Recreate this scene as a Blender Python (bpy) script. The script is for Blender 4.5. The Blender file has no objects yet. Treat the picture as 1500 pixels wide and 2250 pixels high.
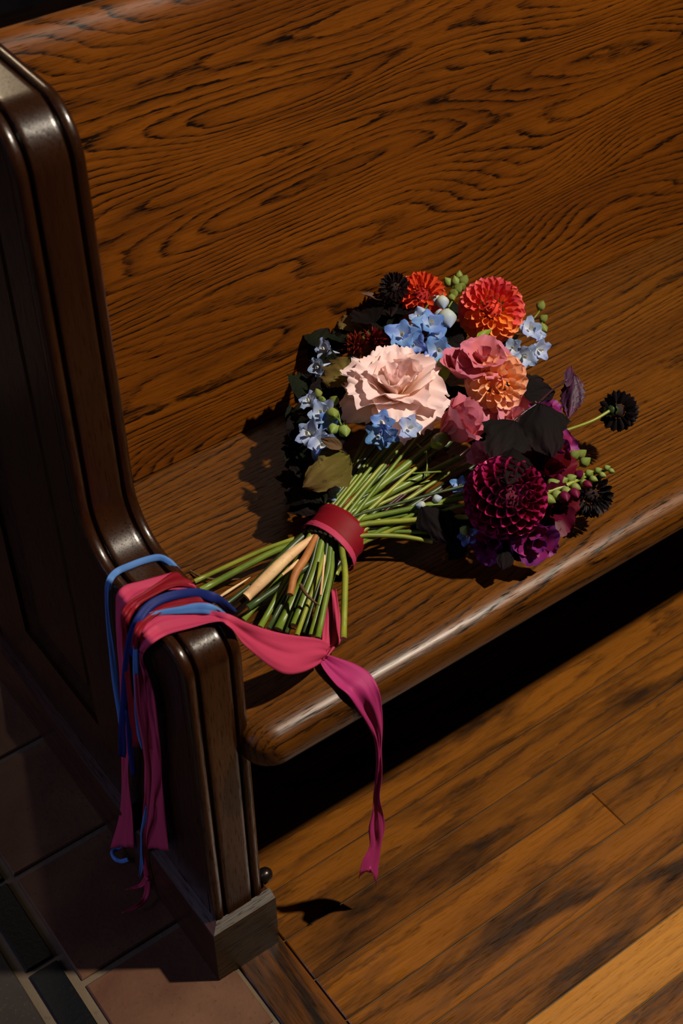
import bpy, bmesh, math, random
from mathutils import Vector, Matrix, Euler
from math import sin, cos, pi, radians, sqrt

# ------------------------------------------------------------------ camera, light, exposure
scene = bpy.context.scene
COL = scene.collection
CAM_LOC = Vector((-0.4169, -0.8507, 1.6807))
CAM_ROT = Euler((0.8164, 0.0083, -0.6332), 'XYZ')
FPX = 3129.2
cam_data = bpy.data.cameras.new('camera')
cam = bpy.data.objects.new('camera', cam_data)
COL.objects.link(cam)
cam.location = CAM_LOC
cam.rotation_euler = CAM_ROT
cam_data.sensor_fit = 'VERTICAL'
cam_data.sensor_height = 36.0
cam_data.lens = FPX / 2250 * 36.0
cam_data.clip_start = 0.05
cam_data.dof.use_dof = True
cam_data.dof.focus_distance = 1.80
cam_data.dof.aperture_fstop = 7.1
scene.camera = cam

world = bpy.data.worlds.new('world')
scene.world = world
world.use_nodes = True
wn = world.node_tree.nodes['Background']
wn.inputs[0].default_value = (0.55, 0.60, 0.80, 1)
wn.inputs[1].default_value = 0.012

def aim(o, target):
    o.rotation_euler = (Vector(target) - o.location).to_track_quat('-Z', 'Y').to_euler()

def spot(name, loc, target, energy, color, size, blend, radius):
    l = bpy.data.lights.new(name, 'SPOT')
    l.energy = energy; l.color = color; l.spot_size = radians(size); l.spot_blend = blend
    l.shadow_soft_size = radius
    o = bpy.data.objects.new(name, l); COL.objects.link(o)
    o.location = loc; aim(o, target)
    return o

def area(name, loc, target, energy, color, sx, sy):
    l = bpy.data.lights.new(name, 'AREA')
    l.shape = 'RECTANGLE'; l.size = sx; l.size_y = sy
    l.energy = energy; l.color = color
    o = bpy.data.objects.new(name, l); COL.objects.link(o)
    o.location = loc; aim(o, target)
    return o

KT = Vector((0.45, 0.10, 0.45))
KD = Vector((0.42, -0.42, 1.0)).normalized()
spot('key_spotlight', KT + KD * 3.6, KT, 690, (1.0, 0.87, 0.70), 44, 0.9, 0.055)
spot('back_spotlight', (1.5, 4.6, 4.2), (-0.1, 0.6, 0.3), 115, (1.0, 0.78, 0.5), 40, 0.8, 0.12)
area('window_light', (-3.0, 0.9, 1.7), (0.0, 0.2, 0.45), 25, (0.56, 0.58, 1.0), 1.0, 1.4)

scene.view_settings.view_transform = 'Standard'
scene.view_settings.look = 'None'
scene.view_settings.gamma = 1.0
scene.view_settings.exposure = 0.0
scene.view_settings.use_curve_mapping = False

# ------------------------------------------------------------------ helpers
CM = CAM_ROT.to_matrix()
def ray(u, v):
    return CM @ Vector(((u - 750) / FPX, (1125 - v) / FPX, -1))
def onz(u, v, z):
    r = ray(u, v); return CAM_LOC + r * ((z - CAM_LOC.z) / r.z)
def ony(u, v, y):
    r = ray(u, v); return CAM_LOC + r * ((y - CAM_LOC.y) / r.y)
def onx(u, v, x):
    r = ray(u, v); return CAM_LOC + r * ((x - CAM_LOC.x) / r.x)
TOCAM = (CM @ Vector((0, 0, 1))).normalized()
CAMR = (CM @ Vector((1, 0, 0))).normalized()
CAMU = (CM @ Vector((0, 1, 0))).normalized()

def mesh(name, verts, faces, mat=None, smooth=True):
    m = bpy.data.meshes.new(name)
    m.from_pydata([tuple(v) for v in verts], [], faces)
    m.update()
    if smooth:
        m.polygons.foreach_set('use_smooth', [True] * len(m.polygons))
    if mat: m.materials.append(mat)
    return m

def obj(name, m, parent=None, label=None, kind=None):
    o = bpy.data.objects.new(name, m)
    COL.objects.link(o)
    if parent is not None: o.parent = parent
    if label: o['label'] = label
    if kind: o['kind'] = kind
    return o

def thing(name, label, cat, loc=(0, 0, 0)):
    o = bpy.data.objects.new(name, None)
    COL.objects.link(o); o.location = loc
    o['label'] = label; o['category'] = cat
    o.empty_display_size = 0.05
    return o

def srgb(r, g, b):
    f = lambda c: (c / 255 / 12.92) if c / 255 <= 0.04045 else ((c / 255 + 0.055) / 1.055) ** 2.4
    return (f(r), f(g), f(b), 1)

class NT:
    def __init__(s, name):
        s.m = bpy.data.materials.new(name); s.m.use_nodes = True
        s.t = s.m.node_tree; s.n = s.t.nodes
        s.bsdf = s.n['Principled BSDF']; s.out = s.n['Material Output']
    def node(s, typ, **kw):
        n = s.n.new(typ)
        for k, v in kw.items(): setattr(n, k, v)
        return n
    def link(s, a, b): s.t.links.new(a, b)
    def math(s, op, a, b=None, clamp=False):
        n = s.node('ShaderNodeMath', operation=op); n.use_clamp = clamp
        for i, x in enumerate((a, b)):
            if x is None: continue
            if hasattr(x, 'is_linked') or hasattr(x, 'links'): s.link(x, n.inputs[i])
            else: n.inputs[i].default_value = x
        return n.outputs[0]
    def noise(s, vec, scale, detail=2, rough=0.5, dist=0.0):
        n = s.node('ShaderNodeTexNoise')
        n.inputs['Scale'].default_value = scale; n.inputs['Detail'].default_value = detail
        n.inputs['Roughness'].default_value = rough; n.inputs['Distortion'].default_value = dist
        s.link(vec, n.inputs['Vector']); return n.outputs['Fac']
    def ramp(s, fac, stops, interp='LINEAR'):
        n = s.node('ShaderNodeValToRGB'); n.color_ramp.interpolation = interp
        cr = n.color_ramp
        while len(cr.elements) < len(stops): cr.elements.new(0.5)
        for e, (p, c) in zip(cr.elements, stops):
            e.position = p; e.color = c if len(c) == 4 else (*c, 1)
        s.link(fac, n.inputs['Fac']); return n.outputs['Color']
    def mix(s, fac, a, b, blend='MIX'):
        n = s.node('ShaderNodeMix', data_type='RGBA', blend_type=blend)
        for sock, x in ((n.inputs['Factor'], fac), (n.inputs['A'], a), (n.inputs['B'], b)):
            if hasattr(x, 'links'): s.link(x, sock)
            else: sock.default_value = x
        return n.outputs['Result']
    def coords(s, kind='Object', loc=(0, 0, 0), rot=(0, 0, 0), scale=(1, 1, 1), rand=False):
        c = s.node('ShaderNodeTexCoord'); v = c.outputs[kind]
        if rand:
            oi = s.node('ShaderNodeObjectInfo')
            cx = s.node('ShaderNodeCombineXYZ')
            r = s.math('MULTIPLY', oi.outputs['Random'], 37.0)
            for i in range(3): s.link(r, cx.inputs[i])
            va = s.node('ShaderNodeVectorMath', operation='ADD')
            s.link(v, va.inputs[0]); s.link(cx.outputs[0], va.inputs[1]); v = va.outputs[0]
        m = s.node('ShaderNodeMapping')
        m.inputs['Location'].default_value = loc; m.inputs['Rotation'].default_value = rot
        m.inputs['Scale'].default_value = scale
        s.link(v, m.inputs['Vector']); return m.outputs[0]
    def scaled(s, vec, scale, loc=(0, 0, 0)):
        m = s.node('ShaderNodeMapping'); m.inputs['Scale'].default_value = scale
        m.inputs['Location'].default_value = loc
        s.link(vec, m.inputs['Vector']); return m.outputs[0]

W1 = (1, 1, 1, 1); B0 = (0, 0, 0, 1)

WOODK = 0.80
def wood(name, light, mid, dark, *a, spec=0.32, **k):
    tone = lambda c: (c[0] * WOODK, c[1] * WOODK, c[2] * WOODK, 1)
    return wood_(name, tone(light), tone(mid), tone(dark), *a, spec=spec, **k)
def wood_(name, light, mid, dark, rot=(0, 0, 0), loc=(0, 0, 0), stretch=(1.5, 7.0, 7.0), rings=16.0,
         line=0.85, pore=0.6, rough=0.30, stain=0.0, rand=False, coat=0.35, dist=0.15, patch=0.35, grad=(0, 0, 0), spec=0.32):
    """oak: contour lines of a stretched noise field give cathedral grain; short pores fill the dark bands"""
    t = NT(name)
    v = t.coords('Object', loc=loc, rot=rot, rand=rand)
    wob = t.noise(t.scaled(v, (18, 75, 75)), 1.0, 3, 0.65)
    fld = t.noise(t.scaled(v, stretch), 1.0, 1.2, 0.45, dist)
    f = t.math('ADD', t.math('MULTIPLY', fld, rings), t.math('MULTIPLY', wob, 0.9))
    if any(grad):
        dn = t.node('ShaderNodeVectorMath', operation='DOT_PRODUCT')
        t.link(v, dn.inputs[0]); dn.inputs[1].default_value = grad
        f = t.math('ADD', f, dn.outputs['Value'])
    fr = t.math('FRACT', f)
    band = t.ramp(fr, [(0.0, B0), (0.13, W1), (0.36, (0.36, 0.36, 0.36)), (0.72, B0)])      # dark early wood, soft on one side
    fine = t.noise(t.scaled(v, (9, 330, 330)), 1.0, 3, 0.65)
    dash = t.ramp(fine, [(0.42, B0), (0.60, W1)])
    dash2 = t.noise(t.scaled(v, (38, 620, 620), (3, 1, 2)), 1.0, 2, 0.6)
    dashc = t.ramp(dash2, [(0.53, B0), (0.66, W1)])
    bandmod = t.math('MULTIPLY', band, t.math('ADD', 0.45, t.math('MULTIPLY', dash, 0.75)), True)
    vary = t.ramp(t.noise(t.scaled(v, (3.5, 16, 16), (2, 7, 4)), 1.0, 3, 0.6), [(0.28, (0.35, 0.35, 0.35)), (0.55, W1)])
    fac = t.math('MULTIPLY', t.math('MULTIPLY', bandmod, vary), line)
    strk = t.ramp(t.noise(t.scaled(v, (5, 210, 210), (1, 3, 8)), 1.0, 3, 0.6), [(0.50, B0), (0.72, W1)])
    fac = t.math('MAXIMUM', fac, t.math('MULTIPLY', t.math('MULTIPLY', strk, vary), pore * 0.75), True)
    fac = t.math('MAXIMUM', fac, t.math('MULTIPLY', dashc, t.math('ADD', pore * 0.35, t.math('MULTIPLY', band, pore))), True)
    pt = t.noise(t.scaled(v, (2.2, 9, 9), (5, 2, 1)), 1.0, 3, 0.6)
    tone = t.math('ADD', t.math('MULTIPLY', t.ramp(pt, [(0.3, B0), (0.7, W1)]), patch),
                  t.math('MULTIPLY', fine, 0.5))
    base = t.mix(t.math('SUBTRACT', 1.0, tone, True), light, mid)
    col = t.mix(fac, base, dark)
    if stain:
        st = t.noise(t.scaled(v, (3.2, 17, 17), (9, 4, 3)), 1.0, 4, 0.65, 0.4)
        sf = t.math('MULTIPLY', t.ramp(st, [(0.47, B0), (0.66, W1)]), stain)
        col = t.mix(sf, col, (dark[0] * .7, dark[1] * .7, dark[2] * .7, 1))
    if rand:
        oi = t.node('ShaderNodeObjectInfo')
        hs = t.node('ShaderNodeHueSaturation'); 
        t.link(t.math('ADD', 0.75, t.math('MULTIPLY', oi.outputs['Random'], 0.5)), hs.inputs['Value'])
        t.link(col, hs.inputs['Color']); col = hs.outputs['Color']
    t.link(col, t.bsdf.inputs['Base Color'])
    rn = t.math('ADD', rough - 0.05, t.math('MULTIPLY', fine, 0.14))
    t.link(rn, t.bsdf.inputs['Roughness'])
    t.link(t.math('MULTIPLY', t.math('SUBTRACT', 1.0, t.math('MULTIPLY', dashc, 0.9)), coat), t.bsdf.inputs['Coat Weight'])
    t.link(t.math('MULTIPLY', t.math('SUBTRACT', 1.0, t.math('MULTIPLY', dashc, 0.8)), spec), t.bsdf.inputs['Specular IOR Level'])
    t.bsdf.inputs['Coat Roughness'].default_value = 0.22
    bp = t.node('ShaderNodeBump'); bp.inputs['Strength'].default_value = 0.2; bp.inputs['Distance'].default_value = 0.0003
    t.link(t.math('SUBTRACT', 1.0, band), bp.inputs['Height']); t.link(bp.outputs[0], t.bsdf.inputs['Normal'])
    return t.m

RX = (0, 0, 0)                       # grain along x
RY = (0, 0, radians(-90))            # grain along y
RZ = (0, radians(90), 0)             # grain along z
M_back = wood('oak_back', srgb(138, 76, 11), srgb(92, 45, 4), srgb(22, 9, 3), RX, (0.3, 0.1, 0.37), (1.35, 7.0, 7.0), 34, 1.2, 0.9, 0.46, coat=0.0, spec=0.16, patch=0.6, grad=(0, 0, 58))
M_seat = wood('oak_seat', srgb(126, 74, 12), srgb(80, 42, 5), srgb(20, 9, 3), RX, (1.3, 0.4, 0.2), (1.0, 8.0, 8.0), 14, 1.05, 1.1, 0.36, coat=0.04, spec=0.34, patch=0.6, grad=(0, 95, 0))
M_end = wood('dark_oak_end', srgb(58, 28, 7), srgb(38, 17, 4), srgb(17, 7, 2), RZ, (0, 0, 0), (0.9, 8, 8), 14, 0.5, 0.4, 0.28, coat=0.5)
M_plinth_f = wood('worn_plinth', srgb(58, 40, 17), srgb(27, 16, 7), srgb(9, 5, 3), RX, (0, 0, 0), (2.0, 22, 22), 10, 0.8, 0.8, 0.42, coat=0.1, patch=0.7)
M_plinth_s = wood('side_plinth', srgb(76, 42, 26), srgb(56, 30, 20), srgb(26, 14, 10), RY, (0, 0, 0), (0.9, 14, 14), 10, 0.6, 0.5, 0.34, coat=0.3)
M_plank = wood('plank_wood', srgb(164, 100, 18), srgb(112, 62, 8), srgb(20, 9, 3), RX, (0, 0, 0), (1.0, 9, 9), 9, 0.7, 0.5, 0.36, 0.85, True, coat=0.25)
M_plank_l = wood('pale_plank_wood', srgb(208, 144, 56), srgb(170, 108, 32), srgb(104, 60, 14), RX, (0, 0, 0), (0.8, 9, 9), 14, 0.5, 0.6, 0.36, 0.0, False, coat=0.25)
M_border = wood('border_wood', srgb(138, 80, 18), srgb(84, 45, 8), srgb(18, 9, 3), RY, (0, 0, 0), (1.2, 10, 10), 9, 0.8, 0.5, 0.38, 0.95, False, coat=0.2)

def tile_mat(name, c1, c2, c3, rough=0.6):
    t = NT(name)
    v = t.coords('Object', rand=True)
    a = t.noise(v, 9, 5, 0.6, 0.3); b = t.noise(v, 160, 3, 0.6)
    col = t.mix(t.ramp(a, [(0.35, B0), (0.68, W1)]), c1, c2)
    col = t.mix(t.math('MULTIPLY', t.ramp(b, [(0.60, B0), (0.74, W1)]), 0.5), col, c3)
    t.link(col, t.bsdf.inputs['Base Color'])
    t.bsdf.inputs['Roughness'].default_value = rough
    t.bsdf.inputs['Specular IOR Level'].default_value = 0.2
    bp = t.node('ShaderNodeBump'); bp.inputs['Strength'].default_value = 0.25; bp.inputs['Distance'].default_value = 0.002
    t.link(t.math('ADD', t.math('MULTIPLY', a, 1.5), b), bp.inputs['Height']); t.link(bp.outputs[0], t.bsdf.inputs['Normal'])
    return t.m
M_tile = tile_mat('terracotta_tile', srgb(102, 72, 52), srgb(82, 52, 38), srgb(52, 34, 27))
M_tile_dark = tile_mat('black_tile', srgb(9, 11, 15), srgb(6, 8, 11), srgb(20, 21, 22), 0.5)
M_tile_grey = tile_mat('grey_tile', srgb(52, 46, 42), srgb(40, 34, 32), srgb(84, 74, 62), 0.6)
M_grout = tile_mat('grout', srgb(104, 90, 72), srgb(84, 74, 62), srgb(52, 46, 40), 0.85)

# ------------------------------------------------------------------ floor
ZS, ZA, T, G, P = 0.45, 0.597, 0.070, 0.0146, 0.0122

def box_verts(x0, x1, y0, y1, z0, z1, ch=0.0015):
    v = []
    for (z, c) in ((z0, 0), (z1 - ch, 0), (z1, ch)):
        v += [(x0 + c, y0 + c, z), (x1 - c, y0 + c, z), (x1 - c, y1 - c, z), (x0 + c, y1 - c, z)]
    f = [(3, 2, 1, 0), (8, 9, 10, 11)]
    for k in (0, 4):
        for i in range(4):
            j = (i + 1) % 4
            f.append((k + i, k + j, k + 4 + j, k + 4 + i))
    return v, f

def centred_box(name, x0, x1, y0, y1, z0, z1, mat, parent, ch=0.0015):
    cx, cy = (x0 + x1) / 2, (y0 + y1) / 2
    v, f = box_verts(x0 - cx, x1 - cx, y0 - cy, y1 - cy, z0, z1, ch)
    o = obj(name, mesh(name, v, f, mat, smooth=False), parent)
    o.location = (cx, cy, 0)
    return o

v, f = box_verts(-1.6, 2.6, -1.0, 3.4, -0.05, -0.0045, 0)
floor = obj('floor', mesh('floor', v, f, M_grout, False), None,
            'floor of brown wooden planks and terracotta tiles beneath the pew', 'structure')
# wooden planks along x, with a butt joint in one of them
PIT = 0.0682
for k in range(-9, 42):
    y0 = -0.0825 + k * PIT
    y1 = y0 + PIT
    cuts = [0.0875, 2.55]
    if k == -1: cuts = [0.0875, 0.570, 2.55]
    elif k % 3 == 1 and k > 0: cuts = [0.0875, 0.8 + 0.37 * ((k * 7) % 4), 2.55]
    for a, b in zip(cuts, cuts[1:]):
        centred_box('plank', a + 0.0004, b - 0.0004, y0 + 0.0010, y1 - 0.0010, -0.02, 0.0,
                    M_plank_l if k == -4 else M_plank, floor, 0.0012)
for a, b in ((-1.0, 0.6), (0.6, 2.0), (2.0, 3.35)):
    centred_box('border_plank', 0.0195, 0.0855, a + 0.0005, b - 0.0005, -0.02, 0.0, M_border, floor, 0.0014)
# terracotta tiles, black strip, grey tiles
for k in range(-5, 16):
    y0 = 0.0945 + 0.191 * k
    centred_box('tile', -0.1525, 0.013, y0, y0 + 0.181, -0.02, 0.0, M_tile, floor, 0.002)
for k in range(-8, 22):
    y0 = 0.1465 + 0.142 * k
    centred_box('black_tile', -0.2045, -0.1655, y0, y0 + 0.134, -0.02, 0.0005, M_tile_dark, floor, 0.0015)
for k in range(-3, 10):
    y0 = 0.02 + 0.29 * k
    for q in range(3):
        x1 = -0.2175 - 0.29 * q
        centred_box('grey_tile', x1 - 0.28, x1, y0, y0 + 0.28, -0.02, 0.0, M_tile_grey, floor, 0.002)

# ------------------------------------------------------------------ pew
pew = thing('church_pew', 'dark varnished oak church pew with moulded end panel and rolled top', 'pew')

def arc(cy, cz, r, a0, a1, n):
    return [(cy + r * cos(radians(a0 + (a1 - a0) * i / n)), cz + r * sin(radians(a0 + (a1 - a0) * i / n))) for i in range(n + 1)]
YB = 0.60
prof = [(0.0, 0.0), (0.0, 0.3)]
prof += arc(0.034, ZA - 0.034, 0.034, 180, 90, 10)
prof += [(0.08, ZA)]
prof += arc(0.139, ZA + 0.062, 0.062, 270, 360, 12)
prof += [(0.2015, 0.80)]
prof += arc(0.258, 1.097 - 0.056, 0.056, 180, 92, 12)
prof += [(0.40, 1.101)]
prof += arc(YB - 0.05, 1.103 - 0.05, 0.05, 90, 0, 8)
prof += [(YB, 0.0)]
def profile_normals(p):
    out = []
    for i in range(len(p)):
        a = Vector(p[max(i - 1, 0)]); b = Vector(p[min(i + 1, len(p) - 1)])
        d = (b - a).normalized(); out.append(Vector((-d.y, d.x)))
    return out
pn = profile_normals(prof)
half = [(0.0012, -0.0225), (0.0012, -0.0165), (0.0036, -0.0156), (0.0036, -0.0142), (0.0006, -0.0128), (0.0000, -0.0090), (0.0002, -0.0050), (0.0012, -0.0024),
        (0.0032, -0.0008), (0.0060, 0.0), (0.0092, -0.0003), (0.0116, -0.0012), (0.0128, -0.0028), (0.0134, -0.0058), (0.0142, -0.0066), (0.0154, -0.0066), (0.0162, -0.0050), (0.0166, -0.0018), (0.0174, -0.0005), (0.0186, 0.0), (0.022, 0.0)]
full = half + [(T - x, d) for x, d in reversed(half)]
verts, faces = [], []
for (y, z), n in zip(prof, pn):
    for x, d in full:
        verts.append((x, y + n.x * d, z + n.y * d))
ns = len(full)
for i in range(len(prof) - 1):
    for j in range(ns - 1):
        faces.append((i * ns + j, i * ns + j + 1, (i + 1) * ns + j + 1, (i + 1) * ns + j))
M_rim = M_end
rim_mesh = mesh('end_moulding', verts, faces, M_rim)
bm = bmesh.new(); bm.from_mesh(rim_mesh)
for e in bm.edges:
    if len(e.link_faces) == 2 and e.calc_face_angle(0) > radians(28): e.smooth = False
bm.to_mesh(rim_mesh); bm.free()
end_rim = obj('end_moulding', rim_mesh, pew)
# faces of the end panel
inset = [(y + n.x * -0.0225, z + n.y * -0.0225) for (y, z), n in zip(prof, pn)]
def face_with_hole(x, hole, depth, bev, name, flip):
    bm = bmesh.new()
    lo = [bm.verts.new((x, y, z)) for y, z in inset]
    es = [bm.edges.new((lo[i], lo[(i + 1) % len(lo)])) for i in range(len(lo))]
    if hole:
        y0, y1, z0, z1 = hole
        ho = [bm.verts.new((x, y, z)) for y, z in ((y0, z0), (y1, z0), (y1, z1), (y0, z1))]
        es += [bm.edges.new((ho[i], ho[(i + 1) % 4])) for i in range(4)]
    bmesh.ops.triangle_fill(bm, use_beauty=True, use_dissolve=False, edges=es)
    if hole:
        st = [bm.verts.new((x + 0.006, y, z)) for y, z in ((y0, z0), (y1, z0), (y1, z1), (y0, z1))]
        inn = [bm.verts.new((x + depth, y, z)) for y, z in ((y0 + bev, z0 + bev), (y1 - bev, z0 + bev), (y1 - bev, z1 - bev), (y0 + bev, z1 - bev))]
        inn2 = [bm.verts.new((x + depth - 0.006, y, z)) for y, z in ((y0 + bev + .004, z0 + bev + .004), (y1 - bev - .004, z0 + bev + .004), (y1 - bev - .004, z1 - bev - .004), (y0 + bev + .004, z1 - bev - .004))]
        for A, B in ((ho, st), (st, inn), (inn, inn2)):
            for i in range(4):
                j = (i + 1) % 4
                bm.faces.new((A[i], A[j], B[j], B[i]))
        bm.faces.new(inn2)
    bmesh.ops.recalc_face_normals(bm, faces=bm.faces)
    m = bpy.data.meshes.new(name); bm.to_mesh(m); bm.free()
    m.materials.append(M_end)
    return obj(name, m, pew)
face_with_hole(0.0012, (0.268, 0.473, 0.225, 0.99), 0.016, 0.034, 'end_panel', False)
face_with_hole(T - 0.0012, None, 0, 0, 'inner_face', True)
# plinth: front piece and outer side piece, mitred at the corner
HP, HC = 0.1030, 0.1125
def prism(name, ringA, ringB, mat, parent, smooth=False):
    n = len(ringA)
    v = list(ringA) + list(ringB)
    f = [tuple(range(n - 1, -1, -1)), tuple(range(n, 2 * n))]
    for i in range(n):
        j = (i + 1) % n
        f.append((i, j, n + j, n + i))
    m = mesh(name, v, f, mat, smooth)
    bm = bmesh.new(); bm.from_mesh(m); bmesh.ops.recalc_face_normals(bm, faces=bm.faces); bm.to_mesh(m); bm.free()
    return obj(name, m, parent)
pp = [(P, 0.0), (P, HP), (P * 0.93, HP + 0.0022), (-0.001, HC), (-0.001, 0.0)]     # (outward distance, z)
prism('plinth', [(-d, -d, z) for d, z in pp], [(T + 0.010, -d, z) for d, z in pp], M_plinth_f, pew)
prism('plinth', [(-d, -d + 0.0003, z) for d, z in pp], [(-d, YB + 0.012, z) for d, z in pp], M_plinth_s, pew)
prism('plinth', [(T + min(d, .010), 0.0, z * .97) for d, z in pp], [(T + min(d, .010), YB + 0.012, z * .97) for d, z in pp], M_plinth_s, pew)
# little bolt on the inner face beside the plinth
def lathe(name, prf, mat, parent, seg=20, mtx=None):
    v, f = [], []
    for r, z in prf:
        for i in range(seg):
            a = 2 * pi * i / seg; v.append((r * cos(a), r * sin(a), z))
    for k in range(len(prf) - 1):
        for i in range(seg):
            j = (i + 1) % seg
            f.append((k * seg + i, k * seg + j, (k + 1) * seg + j, (k + 1) * seg + i))
    f.append(tuple(range(seg - 1, -1, -1))); f.append(tuple((len(prf) - 1) * seg + i for i in range(seg)))
    o = obj(name, mesh(name, v, f, mat), parent)
    if mtx: o.matrix_world = mtx
    return o
def plain(name, c, rough=0.4, metal=0.0, trans=0.0, sheen=0.0, sss=0.0):
    t = NT(name); t.bsdf.inputs['Base Color'].default_value = c
    t.bsdf.inputs['Roughness'].default_value = rough; t.bsdf.inputs['Metallic'].default_value = metal
    return t.m
M_bolt = plain('dark_iron', srgb(52, 44, 42), 0.28, 0.8)
lathe('bolt', [(0.004, -0.004), (0.010, -0.002), (0.010, 0.004), (0.0095, 0.008), (0.0075, 0.012), (0.004, 0.0145), (0.0008, 0.0155)], M_bolt, pew, 20,
      Matrix.Translation((T + 0.006, 0.012, 0.125)) @ Matrix.Rotation(radians(75), 4, 'Y'))
# seat board with bullnose
XE = 2.5
def extrude_x(name, prf, x0, x1, mat, parent, nx=1):
    n = len(prf); v, f = [], []
    for k in range(nx + 1):
        x = x0 + (x1 - x0) * k / nx
        v += [(x, y, z) for y, z in prf]
    for k in range(nx):
        for i in range(n):
            j = (i + 1) % n
            f.append((k * n + i, (k + 1) * n + i, (k + 1) * n + j, k * n + j))
    f.append(tuple(range(n))); f.append(tuple(nx * n + i for i in range(n - 1, -1, -1)))
    m = mesh(name, v, f, mat)
    bm = bmesh.new(); bm.from_mesh(m); bmesh.ops.recalc_face_normals(bm, faces=bm.faces)
    for e in bm.edges:
        if len(e.link_faces) == 2 and e.calc_face_angle(0) > radians(40): e.smooth = False
    bm.to_mesh(m); bm.free()
    return obj(name, m, parent)
NY, XL, CR = -0.038, 0.0565, 0.036
plan = [(XL, 0.435, 0, 0), (XL, 0.10, 0, 0), (XL, 0.012, -.3, 0)]
for k in range(11):
    a = radians(180 + 90 * k / 10)
    plan.append((XL + CR + CR * cos(a), NY + CR + CR * sin(a), cos(a), sin(a)))
plan += [(0.2, NY, 0, -1), (0.8, NY, 0, -1), (1.6, NY, 0, -1), (XE, NY, 0, -1), (XE, 0.435, 0, 0)]
levels = [(0.030 * (1 - sin(radians(a))), 0.024 * (1 - cos(radians(a)))) for a in (0, 15, 30, 45, 60, 75, 90)]   # (inset, drop) of the rounded upper edge
levels += [(0.0, 0.040), (0.001, 0.046), (0.004, 0.050), (0.010, 0.052)]
v, f = [], []
npl = len(plan)
for ins, drop in levels:
    v += [(x - nx * ins, y - ny * ins, ZS - drop) for x, y, nx, ny in plan]
for k in range(len(levels) - 1):
    for i in range(npl):
        j = (i + 1) % npl
        f.append((k * npl + i, (k + 1) * npl + i, (k + 1) * npl + j, k * npl + j))
f.append(tuple(range(npl))); f.append(tuple((len(levels) - 1) * npl + i for i in range(npl - 1, -1, -1)))
seat_mesh = mesh('seat', v, f, M_seat)
bm = bmesh.new(); bm.from_mesh(seat_mesh); bmesh.ops.recalc_face_normals(bm, faces=bm.faces)
for e in bm.edges:
    if len(e.link_faces) == 2 and e.calc_face_angle(0) > radians(35): e.smooth = False
bm.to_mesh(seat_mesh); bm.free()
seat_mesh.polygons[len(f) - 2].use_smooth = False
obj('seat', seat_mesh, pew)
# backrest board, reclined, with rolled top
YJ = 0.4156
rec = radians(8.6)
def bk(s, d):   # s along the slope from the joint, d thickness backwards
    return (YJ + s * sin(rec) + d * cos(rec), ZS + s * cos(rec) - d * sin(rec))
LB = 0.575
bp_ = [bk(0.0026, 0.0), bk(0.2, 0.0), bk(LB - 0.06, 0.0), bk(LB - 0.035, 0.0004)]
bp_ += [bk(LB - 0.034 + 0.046 * sin(radians(a)), 0.026 - 0.026 * cos(radians(a))) for a in (12, 24, 36, 48, 60, 70, 80, 90, 105, 120, 140, 165)]
bp_ += [bk(LB - 0.06, 0.044), bk(0.0, 0.030), (YJ + 0.030, 0.40), (YJ + 0.012, 0.40), (YJ + 0.012, ZS + 0.0026)]
extrude_x('backrest', bp_, T - 0.004, XE, M_back, pew)
extrude_x('under_seat_light_blocker', [(YJ + 0.014, 0.02), (YJ + 0.030, 0.02), (YJ + 0.030, 0.41), (YJ + 0.014, 0.41)], T - 0.004, XE, M_end, pew)  # unseen panel, added to keep the back spotlight from under the seat
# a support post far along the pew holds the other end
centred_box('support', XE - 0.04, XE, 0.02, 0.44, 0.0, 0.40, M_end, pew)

# ------------------------------------------------------------------ bouquet
R = random.Random(7)
bouquet = thing('bouquet', 'hand-tied bouquet of roses, dahlias and delphiniums with silk ribbons, lying on the pew seat', 'bouquet',
                onz(740, 1175, ZS))
bouquet_inv = Matrix.Translation(-bouquet.location)

def part(name, m, parent=None, label=None, kind=None, mtx=None):
    """mesh given in world coordinates (or placed by mtx, a world matrix) under the bouquet or one of its flowers"""
    o = obj(name, m, None, label, kind)
    w = mtx if mtx is not None else Matrix.Identity(4)
    p = parent if parent is not None else bouquet
    pw = bouquet.location if p is bouquet else p['_w']
    o.parent = p
    o.matrix_parent_inverse = Matrix.Translation(-Vector(pw))
    o.matrix_basis = w
    return o

def group(name, loc, label=None):
    o = bpy.data.objects.new(name, None); COL.objects.link(o)
    o.empty_display_size = 0.01
    o.parent = bouquet; o.location = Vector(loc) - bouquet.location
    o['_w'] = tuple(loc)
    if label: o['label'] = label
    return o

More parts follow.
